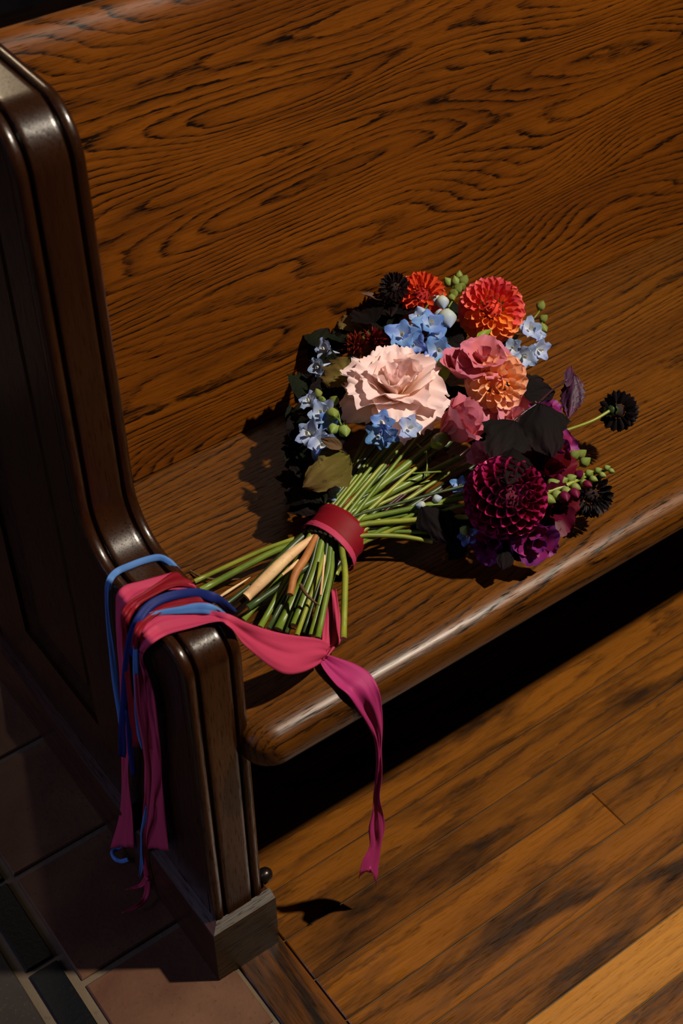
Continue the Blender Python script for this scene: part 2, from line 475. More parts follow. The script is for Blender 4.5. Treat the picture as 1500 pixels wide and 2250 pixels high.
def petal_mat(name, base, tip, edge=None, rough=0.5, trans=0.25, jitter=0.12, veins=0.0, spots=None, axis=1, p0=0.1, p1=0.9):
    """colour runs from the base of the petal to its tip along the petal's own length"""
    t = NT(name)
    tc = t.node('ShaderNodeTexCoord'); sx = t.node('ShaderNodeSeparateXYZ')
    t.link(tc.outputs['Object'], sx.inputs[0])
    stops = [(p0, base), (p1, tip)]
    if edge: stops = [(p0, base), ((p0 + p1) / 2, tip), (p1, edge)]
    nz = t.noise(tc.outputs['Object'], 3.0, 3, 0.6)
    fac = t.math('ADD', sx.outputs[axis], t.math('MULTIPLY', t.math('SUBTRACT', nz, 0.5), 0.35))
    col = t.ramp(fac, stops)
    oi = t.node('ShaderNodeObjectInfo'); hs = t.node('ShaderNodeHueSaturation')
    t.link(t.math('ADD', 1 - jitter, t.math('MULTIPLY', oi.outputs['Random'], 2 * jitter)), hs.inputs['Value'])
    t.link(t.math('ADD', 0.5 - jitter * .12, t.math('MULTIPLY', oi.outputs['Random'], jitter * .24)), hs.inputs['Hue'])
    t.link(col, hs.inputs['Color']); col = hs.outputs['Color']
    if veins:
        mp = t.scaled(tc.outputs['Object'], (30, 1.2, 1))
        vn = t.ramp(t.noise(mp, 1.0, 2, 0.5), [(0.45, B0), (0.65, W1)])
        col = t.mix(t.math('MULTIPLY', vn, veins), col, (base[0] * .55, base[1] * .55, base[2] * .55, 1))
    if spots:
        sn = t.ramp(t.noise(tc.outputs['Object'], 6.0, 4, 0.65), [(0.58, B0), (0.66, W1)])
        col = t.mix(t.math('MULTIPLY', sn, 0.8), col, spots)
    t.link(col, t.bsdf.inputs['Base Color']); t.bsdf.inputs['Roughness'].default_value = rough
    t.bsdf.inputs['Specular IOR Level'].default_value = 0.22
    if trans:
        tr = t.node('ShaderNodeBsdfTranslucent'); t.link(col, tr.inputs['Color'])
        mx = t.node('ShaderNodeMixShader'); mx.inputs[0].default_value = trans
        t.link(t.bsdf.outputs[0], mx.inputs[1]); t.link(tr.outputs[0], mx.inputs[2]); t.link(mx.outputs[0], t.out.inputs['Surface'])
    return t.m

M_rose = petal_mat('blush_petal', srgb(250, 206, 168), srgb(252, 226, 216), srgb(250, 222, 224), 0.55, 0.30, 0.03)
M_coral = petal_mat('coral_petal', srgb(236, 104, 44), srgb(228, 76, 66), srgb(232, 104, 104), 0.45, 0.25, 0.10, p0=0.05, p1=1.0)
M_red = petal_mat('red_petal', srgb(206, 50, 30), srgb(206, 32, 50), srgb(214, 48, 76), 0.45, 0.2, 0.14)
M_peach = petal_mat('peach_petal', srgb(250, 166, 84), srgb(252, 192, 138), srgb(250, 190, 162), 0.5, 0.3, 0.06)
M_burg = petal_mat('burgundy_petal', srgb(60, 2, 14), srgb(112, 6, 38), srgb(166, 30, 96), 0.32, 0.12, 0.10, p0=0.2, p1=0.98)
M_mauve = petal_mat('mauve_pink_petal', srgb(214, 112, 108), srgb(224, 130, 140), srgb(212, 124, 150), 0.5, 0.3, 0.06, veins=0.12)
M_blue = petal_mat('blue_petal', srgb(196, 210, 240), srgb(126, 166, 232), srgb(96, 142, 224), 0.5, 0.3, 0.12, veins=0.15)
M_paleblue = petal_mat('pale_blue_petal', srgb(222, 226, 232), srgb(176, 194, 232), srgb(146, 170, 222), 0.5, 0.3, 0.10, veins=0.12)
M_black = petal_mat('black_maroon_petal', srgb(14, 4, 8), srgb(26, 6, 14), None, 0.6, 0.0, 0.15)
M_purple = petal_mat('magenta_snapdragon', srgb(110, 16, 60), srgb(150, 36, 104), srgb(120, 40, 120), 0.5, 0.25, 0.15)
M_pinkpale = petal_mat('pale_pink_petal', srgb(226, 150, 140), srgb(218, 146, 170), None, 0.5, 0.3, 0.08)
M_celosia = petal_mat('dark_red_crest', srgb(70, 4, 14), srgb(150, 12, 34), None, 0.6, 0.1, 0.2)
M_leafd = petal_mat('dark_leaf', srgb(14, 10, 11), srgb(20, 14, 14), srgb(27, 15, 19), 0.6, 0.06, 0.2, veins=0.35)
M_leafp = petal_mat('purple_leaf', srgb(70, 34, 60), srgb(52, 26, 52), srgb(86, 44, 70), 0.5, 0.1, 0.1, veins=0.35)
M_leafo = petal_mat('olive_leaf', srgb(104, 96, 40), srgb(120, 104, 54), srgb(96, 74, 40), 0.55, 0.15, 0.1, veins=0.2, spots=srgb(44, 34, 22))
M_leafb = petal_mat('brown_leaf', srgb(96, 70, 48), srgb(84, 58, 44), None, 0.6, 0.1, 0.15, veins=0.2)
M_leafg = petal_mat('dark_green_leaf', srgb(16, 20, 12), srgb(22, 27, 15), srgb(26, 24, 16), 0.6, 0.06, 0.2, veins=0.3)
M_lime = petal_mat('fresh_green', srgb(112, 146, 36), srgb(140, 160, 48), None, 0.45, 0.2, 0.1)
M_bud = petal_mat('green_bud', srgb(150, 164, 96), srgb(120, 138, 62), None, 0.45, 0.15, 0.12, axis=2)
M_budblue = petal_mat('pale_blue_bud', srgb(196, 206, 190), srgb(160, 182, 226), None, 0.45, 0.2, 0.08, axis=2, p0=0.3, p1=1.0)

for m_ in (M_leafd, M_leafg):
    b_ = m_.node_tree.nodes['Principled BSDF']; b_.inputs['Specular IOR Level'].default_value = 0.08; b_.inputs['Roughness'].default_value = 0.75

def stem_mat(name, a, b, rough=0.4):
    t = NT(name); v = t.coords('Object', rand=True)
    n1 = t.noise(v, 22, 3, 0.6); n2 = t.noise(v, 160, 2, 0.6)
    col = t.mix(t.ramp(n1, [(0.35, B0), (0.65, W1)]), a, b)
    col = t.mix(t.math('MULTIPLY', t.ramp(n2, [(0.6, B0), (0.75, W1)]), 0.3), col, srgb(60, 60, 24))
    t.link(col, t.bsdf.inputs['Base Color']); t.bsdf.inputs['Roughness'].default_value = rough
    return t.m
M_stem = stem_mat('green_stem', srgb(112, 132, 40), srgb(82, 106, 34))
M_stem_y = stem_mat('yellow_green_stem', srgb(140, 146, 48), srgb(108, 122, 38))
M_stem_d = stem_mat('dark_green_stem', srgb(52, 72, 32), srgb(40, 56, 26))
M_stem_p = stem_mat('purple_stem', srgb(62, 28, 36), srgb(44, 22, 28))
M_stem_r = stem_mat('red_stem', srgb(150, 40, 30), srgb(110, 40, 30))
M_stem_c = stem_mat('peeled_stem', srgb(226, 192, 142), srgb(206, 160, 116), 0.6)
M_stem_b = stem_mat('brown_stem', srgb(176, 110, 52), srgb(140, 84, 40), 0.6)
M_cut = plain('cut_end', srgb(196, 186, 178), 0.7)

# ---- generic shapes
def bez(pts, n):
    """Catmull-Rom through points"""
    out = []
    p = [pts[0] + (pts[0] - pts[1])] + list(pts) + [pts[-1] + (pts[-1] - pts[-2])]
    for i in range(1, len(p) - 2):
        for k in range(n):
            t = k / n
            a, b, c, d = p[i - 1], p[i], p[i + 1], p[i + 2]
            out.append(0.5 * ((2 * b) + (c - a) * t + (2 * a - 5 * b + 4 * c - d) * t * t + (3 * b - a - 3 * c + d) * t ** 3))
    out.append(p[-2].copy())
    return out

def tube_mesh(name, pts, radii, mat, seg=8, n=5, cap=None):
    c = bez([Vector(p) for p in pts], n)
    m = len(c); rr = []
    for i in range(m):
        f = i / (m - 1) * (len(radii) - 1); k = min(int(f), len(radii) - 2); q = f - k
        rr.append(radii[k] * (1 - q) + radii[k + 1] * q)
    v, fa = [], []
    up = Vector((0.13, 0.2, 1)).normalized()
    for i in range(m):
        d = (c[min(i + 1, m - 1)] - c[max(i - 1, 0)]).normalized()
        x = d.cross(up).normalized(); y = d.cross(x).normalized()
        for s in range(seg):
            a = 2 * pi * s / seg
            v.append(c[i] + x * (cos(a) * rr[i]) + y * (sin(a) * rr[i]))
    for i in range(m - 1):
        for s in range(seg):
            q = (s + 1) % seg
            fa.append((i * seg + s, i * seg + q, (i + 1) * seg + q, (i + 1) * seg + s))
    fa.append(tuple(range(seg))); fa.append(tuple((m - 1) * seg + s for s in range(seg - 1, -1, -1)))
    me = mesh(name, v, fa, mat)
    me.polygons[len(fa) - 1].use_smooth = False; me.polygons[len(fa) - 2].use_smooth = False
    if cap:
        me.materials.append(cap); me.polygons[len(fa) - 2].material_index = 1
    return me

def quill(name, mat, width, roll0, roll1, curl, nu=6, nv=7, pointed=0.6, back=0.0):
    """unit-length cupped petal: y along 0..1, opens towards +z"""
    v, f = [], []
    for j in range(nv + 1):
        t = j / nv
        w = width * (0.30 + 0.70 * sin(min(t * 1.25, 1.0) * pi / 2)) * (1 - max(0, (t - 0.55) / 0.45) ** 2.2 * pointed) 
        if j == nv: w *= 0.45
        ph = roll0 + (roll1 - roll0) * t
        r = w / ph
        for i in range(nu + 1):
            a = (i / nu * 2 - 1) * ph
            v.append((r * sin(a), t - 0.03 * abs(i / nu * 2 - 1) ** 2 * (t > 0.9), r * (1 - cos(a)) + curl * t * t - back * t))
    for j in range(nv):
        for i in range(nu):
            a = j * (nu + 1) + i
            f.append((a, a + 1, a + nu + 2, a + nu + 1))
    return mesh(name, v, f, mat)

def sheet(name, mat, width, cup, curl, ruffle, seed, nu=14, nv=12, shape=0.55, jag=0.0, base=0.25, lobe=0.0, pt=0.0):
    """unit-length broad petal with a ruffled or ragged rim"""
    rr = random.Random(seed); ph = [rr.uniform(0, 6.28) for _ in range(6)]
    jags = [rr.uniform(-1, 1) for _ in range(nu + 1)]
    v, f = [], []
    for j in range(nv + 1):
        t = j / nv
        for i in range(nu + 1):
            u = i / nu * 2 - 1
            w = width * (base + (1 - base) * sin(min(1, t / shape) * pi / 2) ** 1.1)
            edge = 1 - 0.32 * abs(u) ** 3 * t - pt * abs(u) ** 1.3 * t ** 2                      # rounded outline at the tip
            y = t * edge
            if jag: y += jag * jags[i] * t ** 9
            x = w * u * (1 - 0.10 * max(0, t - 0.8) / 0.2)
            rim = max(t ** 3, abs(u) ** 3 * t)
            z = cup * (u * u) * w * (0.6 + 0.4 * t) + curl * t ** 3 + ruffle * rim * (sin(u * 6 + ph[0]) + 0.6 * sin(u * 11 + ph[1]) + 0.5 * sin(t * 9 + ph[2]) * abs(u))
            if lobe: y -= lobe * max(0, 0.35 - abs(u)) * t ** 4
            v.append((x, y, z))
    for j in range(nv):
        for i in range(nu):
            a = j * (nu + 1) + i
            f.append((a, a + 1, a + nu + 2, a + nu + 1))
    return mesh(name, v, f, mat)

def frame(origin, ydir, zdir, sx, sy=None, sz=None):
    y = Vector(ydir).normalized(); z = Vector(zdir); z = (z - y * z.dot(y))
    if z.length < 1e-4: z = y.orthogonal()
    z.normalize(); x = y.cross(z)
    sy = sx if sy is None else sy; sz = sx if sz is None else sz
    m = Matrix(((x.x * sx, y.x * sy, z.x * sz, origin[0]), (x.y * sx, y.y * sy, z.y * sz, origin[1]),
                (x.z * sx, y.z * sy, z.z * sz, origin[2]), (0, 0, 0, 1)))
    return m

def basis(n):
    n = Vector(n).normalized(); a = n.orthogonal().normalized(); return a, n.cross(a), n

def nrm(r, u, f):
    """direction from picture-like components: right, up, towards the viewer"""
    return (CAMR * r + CAMU * u + TOCAM * f).normalized()

GOLD = pi * (3 - sqrt(5))
def dahlia(name, label, c, Rr, n, N, mat, th0, th1, length, quills, joined=False, flat=1.0, lift=0.0, seed=1, low=None, heart=None):
    """a head of many quilled petals set in a spiral from the closed centre to the back"""
    rr = random.Random(seed)
    a, b, n = basis(n)
    g = group(name, c, label)
    c = Vector(c)
    mats = []
    for i in range(N):
        t = (i + 0.5) / N
        th = th0 + (th1 - th0) * t ** 0.70
        ph = i * GOLD
        d = (a * cos(ph) + b * sin(ph)) * sin(th) + n * cos(th) * flat
        thd = th + lift * (2.0 * t - 0.35)
        ax = ((a * cos(ph) + b * sin(ph)) * sin(thd) + n * cos(thd)).normalized()
        L = Rr * length * (0.62 + 0.38 * min(1, t * 1.6)) * rr.uniform(0.93, 1.06)
        tip = c + d * Rr
        org = tip - ax * L
        mats.append((frame(org, ax + Vector((rr.uniform(-.06, .06), rr.uniform(-.06, .06), rr.uniform(-.06, .06))), n + ax * 0.001, L * (0.66 + 0.34 * min(1, t * 1.5)), L, L), i % len(quills), d.dot(CAMU) + rr.uniform(-.25, .25) < -.25))
    if not joined:
        for m, q, dn in mats: part('petal', (low if low and dn else quills)[q % len(low or quills)], g, None, None, m)
    else:
        v, f = [], []
        for m, q, dn in mats:
            k = len(v); me = quills[q]
            v += [m @ x.co for x in me.vertices]; f += [tuple(k + i for i in p.vertices) for p in me.polygons]
        part('petals', mesh(name + '_petals', v, f, mat), g, None, 'stuff')
    # solid heart so that nothing shows through
    hv, hf = ball_data(c, Rr * 0.34, 10, 7)
    part('heart', mesh('heart', hv, hf, plain('flower_heart', heart or srgb(30, 6, 8), 0.9)), g)
    return g

def ball_data(c, r, seg=12, rings=8, n=None, long=1.0):
    n = Vector((0, 0, 1)) if n is None else Vector(n).normalized()
    a, b, n = basis(n); c = Vector(c); v, f = [], []
    for i in range(rings + 1):
        th = pi * i / rings
        for s in range(seg):
            p = 2 * pi * s / seg
            v.append(c + (a * cos(p) + b * sin(p)) * (r * sin(th)) + n * (r * long * cos(th)))
    for i in range(rings):
        for s in range(seg):
            q = (s + 1) % seg
            f.append((i * seg + s, (i + 1) * seg + s, (i + 1) * seg + q, i * seg + q))
    return v, f

# ---- stems ------------------------------------------------------------
WR = onz(738, 1178, ZS + 0.036)                      # where the stems are bound
lowc = onz(620, 1345, ZS + 0.02); hic = onz(900, 960, ZS + 0.06)
AX = (hic - lowc).normalized()
WX = AX.cross(Vector((0, 0, 1))).normalized(); WY = WX.cross(AX).normalized()
if WY.z < 0: WY = -WY
WRAD = 0.031
def wpt(a, r): return WR + WX * (cos(a) * r * 1.12) + WY * (sin(a) * r * 0.9)

def stem(low, high, rad, mat, a, r, zl=0.012, zh=0.06, label=None, name='stem', cut=True):
    w = wpt(a, r * WRAD)
    pts = []
    if low is not None:
        L = onz(low[0], low[1], ZS + max(zl, rad + 0.001)); pts += [L, L.lerp(w, 0.55) + Vector((0, 0, 0.002)), w]
    else:
        pts += [w - AX * 0.02, w]
    if high is not None:
        H = high if isinstance(high, Vector) else onz(high[0], high[1], ZS + zh)
        m = w.lerp(H, 0.5) + AX * 0.006
        pts += [m, H]
    else:
        pts += [w + AX * 0.03]
    me = tube_mesh(name, pts, [rad, rad * .97, rad * .92, rad * 0.8], mat, 8, 5, M_cut if cut else None)
    return part(name, me, None, label)

lows = [((428, 1277), 2.6, M_stem_y), ((441, 1297), 3.7, M_stem), ((478, 1342), 2.4, M_stem_d), ((556, 1290), 4.6, M_stem_d),
        ((500, 1352), 3.0, M_stem_p), ((535, 1362), 3.0, M_stem), ((572, 1378), 3.4, M_stem), ((590, 1381), 2.6, M_stem_d),
        ((612, 1383), 5.2, M_stem), ((629, 1390), 2.2, M_stem_d), ((646, 1374), 4.4, M_stem), ((652, 1396), 2.6, M_stem_y),
        ((668, 1390), 2.0, M_stem_d), ((684, 1396), 3.4, M_stem), ((698, 1402), 3.2, M_stem), ((754, 1403), 3.4, M_stem_y),
        ((706, 1345), 2.8, M_stem_p), ((722, 1300), 2.6, M_stem), ((738, 1262), 3.0, M_stem_y), ((545, 1335), 3.6, M_stem_d),
        ((585, 1350), 4.0, M_stem_d), ((660, 1340), 3.4, M_stem_d), ((750, 1255), 2.4, M_stem)]
highs = [((795, 1010), .05), ((820, 930), .075), ((838, 960), .07), ((860, 930), .085), ((880, 920), .09), ((905, 930), .085), ((930, 905), .09),
         ((950, 950), .08), ((968, 962), .085), ((985, 985), .07), ((1010, 1005), .07), ((1045, 1010), .06), ((1050, 1060), .07), ((1040, 1090), .065),
         ((1000, 1112), .055), ((1040, 1135), .055), ((980, 1150), .045), ((1010, 1175), .04), ((950, 1190), .036), ((760, 1040), .045),
         ((1000, 960), .06), ((1080, 1000), .05), ((870, 1000), .05)]
n_st = len(lows)
for i, ((lo, r, m), (hi, zh)) in enumerate(zip(lows, highs)):
    k = i / (n_st - 1)
    ang = pi * (1.02 - 1.04 * k)                       # from the left of the bunch, over the top, to the right
    rr_ = 0.86 if i % 3 == 0 else (0.66 if i % 3 == 1 else 0.45)
    stem(lo, hi, r * 0.00112, m, ang, rr_, 0.006 + 0.022 * ((i * 5) % 4) / 3, zh)
# extra bright stems on top, above the tie only
for i, (hi, zh, m, r) in enumerate([((806, 985), .072, M_stem_y, 2.4), ((828, 990), .075, M_stem, 2.6), ((848, 975), .08, M_stem_y, 2.4), ((872, 955), .088, M_stem, 2.8),
                                ((893, 960), .088, M_stem_y, 2.6), ((916, 935), .09, M_stem, 2.6), ((940, 930), .088, M_stem, 2.4), ((957, 990), .075, M_stem_y, 2.8),
                                ((1000, 1030), .06, M_stem_y, 2.8), ((1035, 1075), .07, M_stem, 2.8), ((1048, 1100), .065, M_stem_y, 3.0),
                                ((1000, 1000), .055, M_stem_p, 1.8), ((1030, 985), .06, M_stem_p, 1.8), ((985, 1010), .055, M_stem_p, 2.2), ((1060, 1020), .05, M_stem_p, 1.8),
                                ((742, 1045), .05, M_stem_r, 1.8), ((728, 1075), .04, M_stem, 1.8), ((770, 1060), .05, M_stem_p, 2.2), ((866, 1010), .06, M_stem_r, 1.6)]):
    k = min(1, max(0, (hi[0] - 760) / 290))
    stem(None, hi, r * 0.001, m, pi * (0.92 - 0.9 * k), 0.93, 0, zh)
# the peeled cream stem, the brown twig and the dark split pieces
def free_tube(name, pts, radii, mat, label=None, cap=None, seg=9):
    return part(name, tube_mesh(name, pts, radii, mat, seg, 6, cap), None, label)
free_tube('peeled_stem', [onz(541, 1312, ZS + .040), onz(582, 1272, ZS + .049), onz(632, 1224, ZS + .058), onz(690, 1178, ZS + .060)],
          [.0058, .0068, .0072, .0062, .003], M_stem_c, 'cream stem with its bark peeled off', M_cut)
free_tube('brown_stem', [onz(637, 1307, ZS + .052), onz(648, 1262, ZS + .058), onz(672, 1224, ZS + .062), onz(694, 1178, ZS + .062)],
          [.0042, .0046, .0050, .0046, .0034], M_stem_b, 'orange-brown woody stem', M_cut)
free_tube('split_stem', [onz(704, 1308, ZS + .050), onz(709, 1262, ZS + .056), onz(713, 1220, ZS + .058)], [.0012, .0014, .0012], M_stem_c, 'thin cream sliver of stem')
free_tube('split_stem', [onz(620, 1263, ZS + .058), onz(640, 1246, ZS + .060), onz(655, 1230, ZS + .060)], [.0014, .0024, .0010], M_stem_c)
free_tube('dry_leaf_strip', [onz(418, 1254, ZS + .003), onz(440, 1266, ZS + .006), onz(480, 1275, ZS + .008), onz(530, 1272, ZS + .012)], [.0010, .0016, .0018, .0008], M_leafb)
free_tube('dry_leaf_strip', [onz(470, 1320, ZS + .004), onz(500, 1300, ZS + .008), onz(550, 1268, ZS + .012)], [.0010, .0020, .0008], M_stem_c)
free_tube('dry_leaf_strip', [onz(660, 1285, ZS + .05), onz(672, 1305, ZS + .05), onz(690, 1322, ZS + .045), onz(702, 1330, ZS + .043)], [.0022, .0020, .0014, .0006], M_leafb)
free_tube('thorn_twig', [onz(500, 1345, ZS + .010), onz(515, 1336, ZS + .014), onz(528, 1325, ZS + .016)], [.0016, .0018, .0016], M_stem_c)

# ---- heads ------------------------------------------------------------
Q_coral = [quill('coral_petal', M_coral, .40, 1.15, .80, .05), quill('coral_petal', M_coral, .36, 1.3, .95, .10), quill('coral_petal', M_coral, .42, 1.0, .7, .0)]
M_orange = petal_mat('orange_petal', srgb(244, 140, 40), srgb(240, 120, 54), srgb(240, 140, 84), 0.45, 0.25, 0.10, p0=0.05, p1=1.0)
Q_orange = [quill('orange_petal', M_orange, .38, 1.1, .8, .05), quill('orange_petal', M_orange, .34, 1.3, .95, .10)]
Q_red = [quill('red_petal', M_red, .34, 1.3, 1.0, .10), quill('red_petal', M_red, .36, 1.1, .8, .04)]
Q_peach = [quill('peach_petal', M_peach, .50, .95, .65, .03, pointed=.5), quill('peach_petal', M_peach, .46, 1.1, .8, .08, pointed=.5)]
Q_burg = [quill('burgundy_petal', M_burg, .66, 1.55, 1.35, .02, pointed=.16), quill('burgundy_petal', M_burg, .64, 1.65, 1.4, .03, pointed=.16)]
Q_black = [quill('black_petal', M_black, .30, .8, .5, .05, 3, 4), quill('black_petal', M_black, .26, .9, .6, .12, 3, 4)]

C_coral = onz(1079, 682, ZS + .115)
dahlia('dahlia', 'coral red dahlia with orange petal edges', C_coral, .0455, nrm(-.05, .18, .97), 124, M_coral, radians(3), radians(120), .60, Q_coral, lift=radians(14), seed=2, low=Q_orange, heart=srgb(200, 60, 40))
C_red = onz(925, 652, ZS + .117)
dahlia('dahlia', 'crimson dahlia tucked beside the green buds', C_red, .0350, nrm(-.05, .45, .88), 84, M_red, radians(3), radians(115), .62, Q_red, joined=True, lift=radians(4), seed=3, heart=srgb(150, 20, 26))
C_peach = onz(1090, 840, ZS + .125)
dahlia('dahlia', 'peach dahlia half covered by a mauve bloom', C_peach, .0400, nrm(.10, -.30, .95), 66, M_peach, radians(4), radians(112), .64, Q_peach, lift=radians(14), seed=4, heart=srgb(240, 140, 80))
C_burg = onz(1110, 1094, ZS + .092)
dahlia('dahlia', 'burgundy ball dahlia with honeycomb petals', C_burg, .0500, nrm(.36, .10, .93), 130, M_burg, radians(2), radians(116), .46, Q_burg, lift=radians(10), seed=5, heart=srgb(80, 4, 30))
dahlia('scabiosa', 'black scabiosa leaning on the backrest', onz(866, 634, ZS + .143), .0230, nrm(-.45, .45, .75), 70, M_black, radians(4), radians(110), .6, Q_black, joined=True, seed=6)
dahlia('scabiosa', 'dark bloom under the crimson dahlia', onz(858, 690, ZS + .100), .0200, nrm(-.5, .2, .8), 60, M_black, radians(4), radians(110), .6, Q_black, joined=True, seed=7)
C_scab = onz(1357, 903, ZS + .080)
dahlia('scabiosa', 'black scabiosa facing away at the far right', C_scab, .0270, nrm(.62, -.02, -.78), 90, M_black, radians(4), radians(105), .62, Q_black, joined=True, seed=8)
dahlia('scabiosa', 'black scabiosa below the snapdragon', onz(1296, 1088, ZS + .050), .0290, nrm(.30, -.35, .9), 80, M_black, radians(4), radians(110), .6, Q_black, joined=True, seed=9)
# its green back and thin stalk
for k in range(9):
    a, b, n = basis(nrm(-.62, .02, .78)); ph = k * 2 * pi / 9
    d = a * cos(ph) + b * sin(ph)
    part('sepal', quill('sepal', M_leafg, .30, .5, .4, .1, 3, 4), None, None, None, frame(C_scab + n * .017, d + n * .25, n, .011))
v, f = ball_data(C_scab + nrm(-.62, .02, .78) * .014, .008, 10, 6)
part('calyx', mesh('calyx', v, f, M_stem_d))
free_tube('stem', [onz(1130, 985, ZS + .070), onz(1240, 947, ZS + .080), onz(1300, 925, ZS + .086), C_scab + nrm(-.62, .02, .78) * .018], [.0020, .0019, .0018, .0022], M_stem_y)

# ruffled blush rose
def rose(name, label, c, Rr, n, layers, mat, seed, jag, ruffle, nu=14, nv=12):
    rr = random.Random(seed); a, b, n = basis(n); c = Vector(c)
    g = group(name, c, label)
    ph0 = rr.uniform(0, 6)
    for li, (cnt, tilt, L, W, cup, curl, off) in enumerate(layers):
        for k in range(cnt):
            ph = ph0 + li * 1.1 + 2 * pi * (k + rr.uniform(-.12, .12)) / cnt
            d = a * cos(ph) + b * sin(ph)
            th = radians(tilt + rr.uniform(-5, 5))
            ax = d * sin(th) + n * cos(th)
            org = c + d * (Rr * off) - n * (Rr * 0.42)
            me = sheet('petal', mat, W * rr.uniform(.92, 1.08), cup, curl * rr.uniform(.7, 1.3), ruffle * (0.5 + 0.25 * li), rr.randrange(9999), nu, nv, jag=jag * (0.5 + .2 * li))
            part('petal', me, g, None, None, frame(org, ax, -d * cos(th) + n * sin(th), Rr * L * rr.uniform(.95, 1.05)))
    return g
C_rose = onz(869, 833, ZS + .150)
rose('rose', 'blush pink rose with frilled pointed petals', C_rose, .0575, nrm(.03, .66, .75),
     [(3, 4, .62, .30, 1.0, -.03, .02), (3, 12, .74, .44, .95, -.08, .05), (4, 24, .86, .54, .85, -.14, .09), (5, 40, .96, .58, .65, -.24, .12),
      (6, 60, 1.04, .56, .45, -.28, .15), (5, 90, 1.06, .60, .25, -.18, .14)], M_rose, 24, .050, .060, 26, 14)
# mauve lisianthus: one over the peach dahlia, one bud opening to the right, one pale behind the dark leaves
rose('lisianthus', 'mauve-pink lisianthus resting on the peach dahlia', onz(1016, 812, ZS + .135), .028, nrm(.25, .75, .6),
     [(3, 8, 1.0, .42, .9, -.05, .05), (4, 26, 1.25, .56, .75, -.12, .12), (5, 46, 1.35, .60, .55, -.16, .16)], M_mauve, 31, .03, .035)
rose('lisianthus', 'mauve lisianthus with folded outer petals', onz(1062, 782, ZS + .160), .026, nrm(.05, .5, .8),
     [(3, 15, .9, .45, .9, -.05, .05), (4, 46, 1.15, .60, .6, -.15, .1), (4, 78, 1.25, .62, .4, -.22, .14)], M_mauve, 33, .03, .05)
rose('lisianthus', 'dusty pink lisianthus bud opening sideways', onz(990, 945, ZS + .118), .035, nrm(.62, .50, .45),
     [(3, 4, 1.5, .30, .95, -.05, .05), (4, 12, 1.65, .40, .9, -.10, .1), (4, 22, 1.6, .46, .8, -.16, .14)], M_mauve, 35, .04, .03)
v, f = ball_data(onz(966, 968, ZS + .112), .0095, 10, 7, nrm(.55, .4, .5), 1.5)
part('calyx', mesh('calyx', v, f, M_stem_y))
rose('lisianthus', 'pale pink bloom behind the dark leaves', onz(1132, 918, ZS + .095), .030, nrm(.1, .3, .95),
     [(3, 12, 1.0, .45, .8, -.05, .05), (5, 40, 1.3, .55, .6, -.12, .1), (5, 68, 1.4, .58, .4, -.2, .14)], M_pinkpale, 37, .04, .05)
rose('carnation', 'dark red bloom below the peach dahlia', onz(1062, 905, ZS + .085), .022, nrm(0, .2, .95),
     [(4, 15, 1.0, .5, .6, 0, .05), (5, 50, 1.2, .55, .5, -.1, .1)], petal_mat('deep_red_petal', srgb(120, 6, 14), srgb(170, 12, 24), None, .5, .2, .1), 41, .12, .08)
rose('snapdragon_floret', 'wine red petals beside the burgundy dahlia', onz(1205, 1035, ZS + .075), .032, nrm(.2, .2, .9),
     [(4, 20, 1.0, .5, .6, 0, .05), (5, 60, 1.2, .6, .4, -.1, .1)], petal_mat('wine_petal', srgb(70, 4, 18), srgb(104, 8, 32), None, .5, .15, .1), 43, .06, .08)
rose('snapdragon_floret', 'wine red petals under the snapdragon spike', onz(1215, 1120, ZS + .058), .030, nrm(.3, -.2, .9),
     [(4, 20, 1.0, .5, .6, 0, .05), (5, 60, 1.2, .6, .4, -.1, .1)], petal_mat('wine_petal_dark', srgb(60, 4, 20), srgb(96, 8, 36), None, .5, .15, .1), 44, .06, .08)
for (u, vv, z, r, nn, mt, lb, sd) in [(1228, 985, .085, .026, (.5, .2, .8), M_purple, 'rose-purple snapdragon floret below the dark leaf', 51),
                                      (1198, 900, .105, .020, (.2, .6, .7), M_purple, 'magenta floret above the dark leaves', 52),
                                      (1170, 975, .085, .022, (.0, .3, .9), M_mauve, 'mauve floret between the dark leaves', 53),
                                      (1178, 1190, .052, .026, (.2, -.4, .9), M_purple, 'purple floret under the burgundy dahlia', 54),
                                      (1085, 1190, .050, .026, (-.1, -.3, .9), M_purple, 'dark purple floret low under the dahlia', 55),
                                      (1062, 1000, .090, .018, (-.3, .3, .9), M_pinkpale, 'pale mauve floret above the burgundy dahlia', 56)]:
    rose('snapdragon_floret', lb, onz(u, vv, ZS + z), r, nrm(*nn), [(3, 18, .9, .5, .7, 0, .05), (5, 55, 1.15, .6, .5, -.15, .1)], mt, sd, .05, .09)
# dark red cockscomb: a crest of many folded fingers
def crest(label, c, Rr, n, N, mat, seed):
    rr = random.Random(seed); a, b, n = basis(n); v, f = [], []
    q = quill('finger', mat, .16, 1.3, 1.3, .0, 4, 4)
    for i in range(N):
        ph = rr.uniform(0, 2 * pi); th = rr.uniform(0, 1.3)
        d = ((a * cos(ph) + b * sin(ph)) * sin(th) + n * cos(th)).normalized()
        m = frame(Vector(c) + d * Rr * .3, d, rr.choice([a, b]), Rr * rr.uniform(.5, .8))
        k = len(v); v += [m @ x.co for x in q.vertices]; f += [tuple(k + i for i in p.vertices) for p in q.polygons]
    g = group('cockscomb', c, label)
    part('fingers', mesh('fingers', v, f, mat), g, None, 'stuff')
    hv, hf = ball_data(c, Rr * .45, 10, 7); part('heart', mesh('heart', hv, hf, mat), g)
crest('dark red cockscomb beside the olive leaf', onz(782, 762, ZS + .095), .021, nrm(-.1, .4, .9), 90, M_celosia, 61)
crest('dark red cockscomb touching the blue floret', onz(818, 748, ZS + .102), .019, nrm(.2, .4, .9), 80, M_celosia, 62)

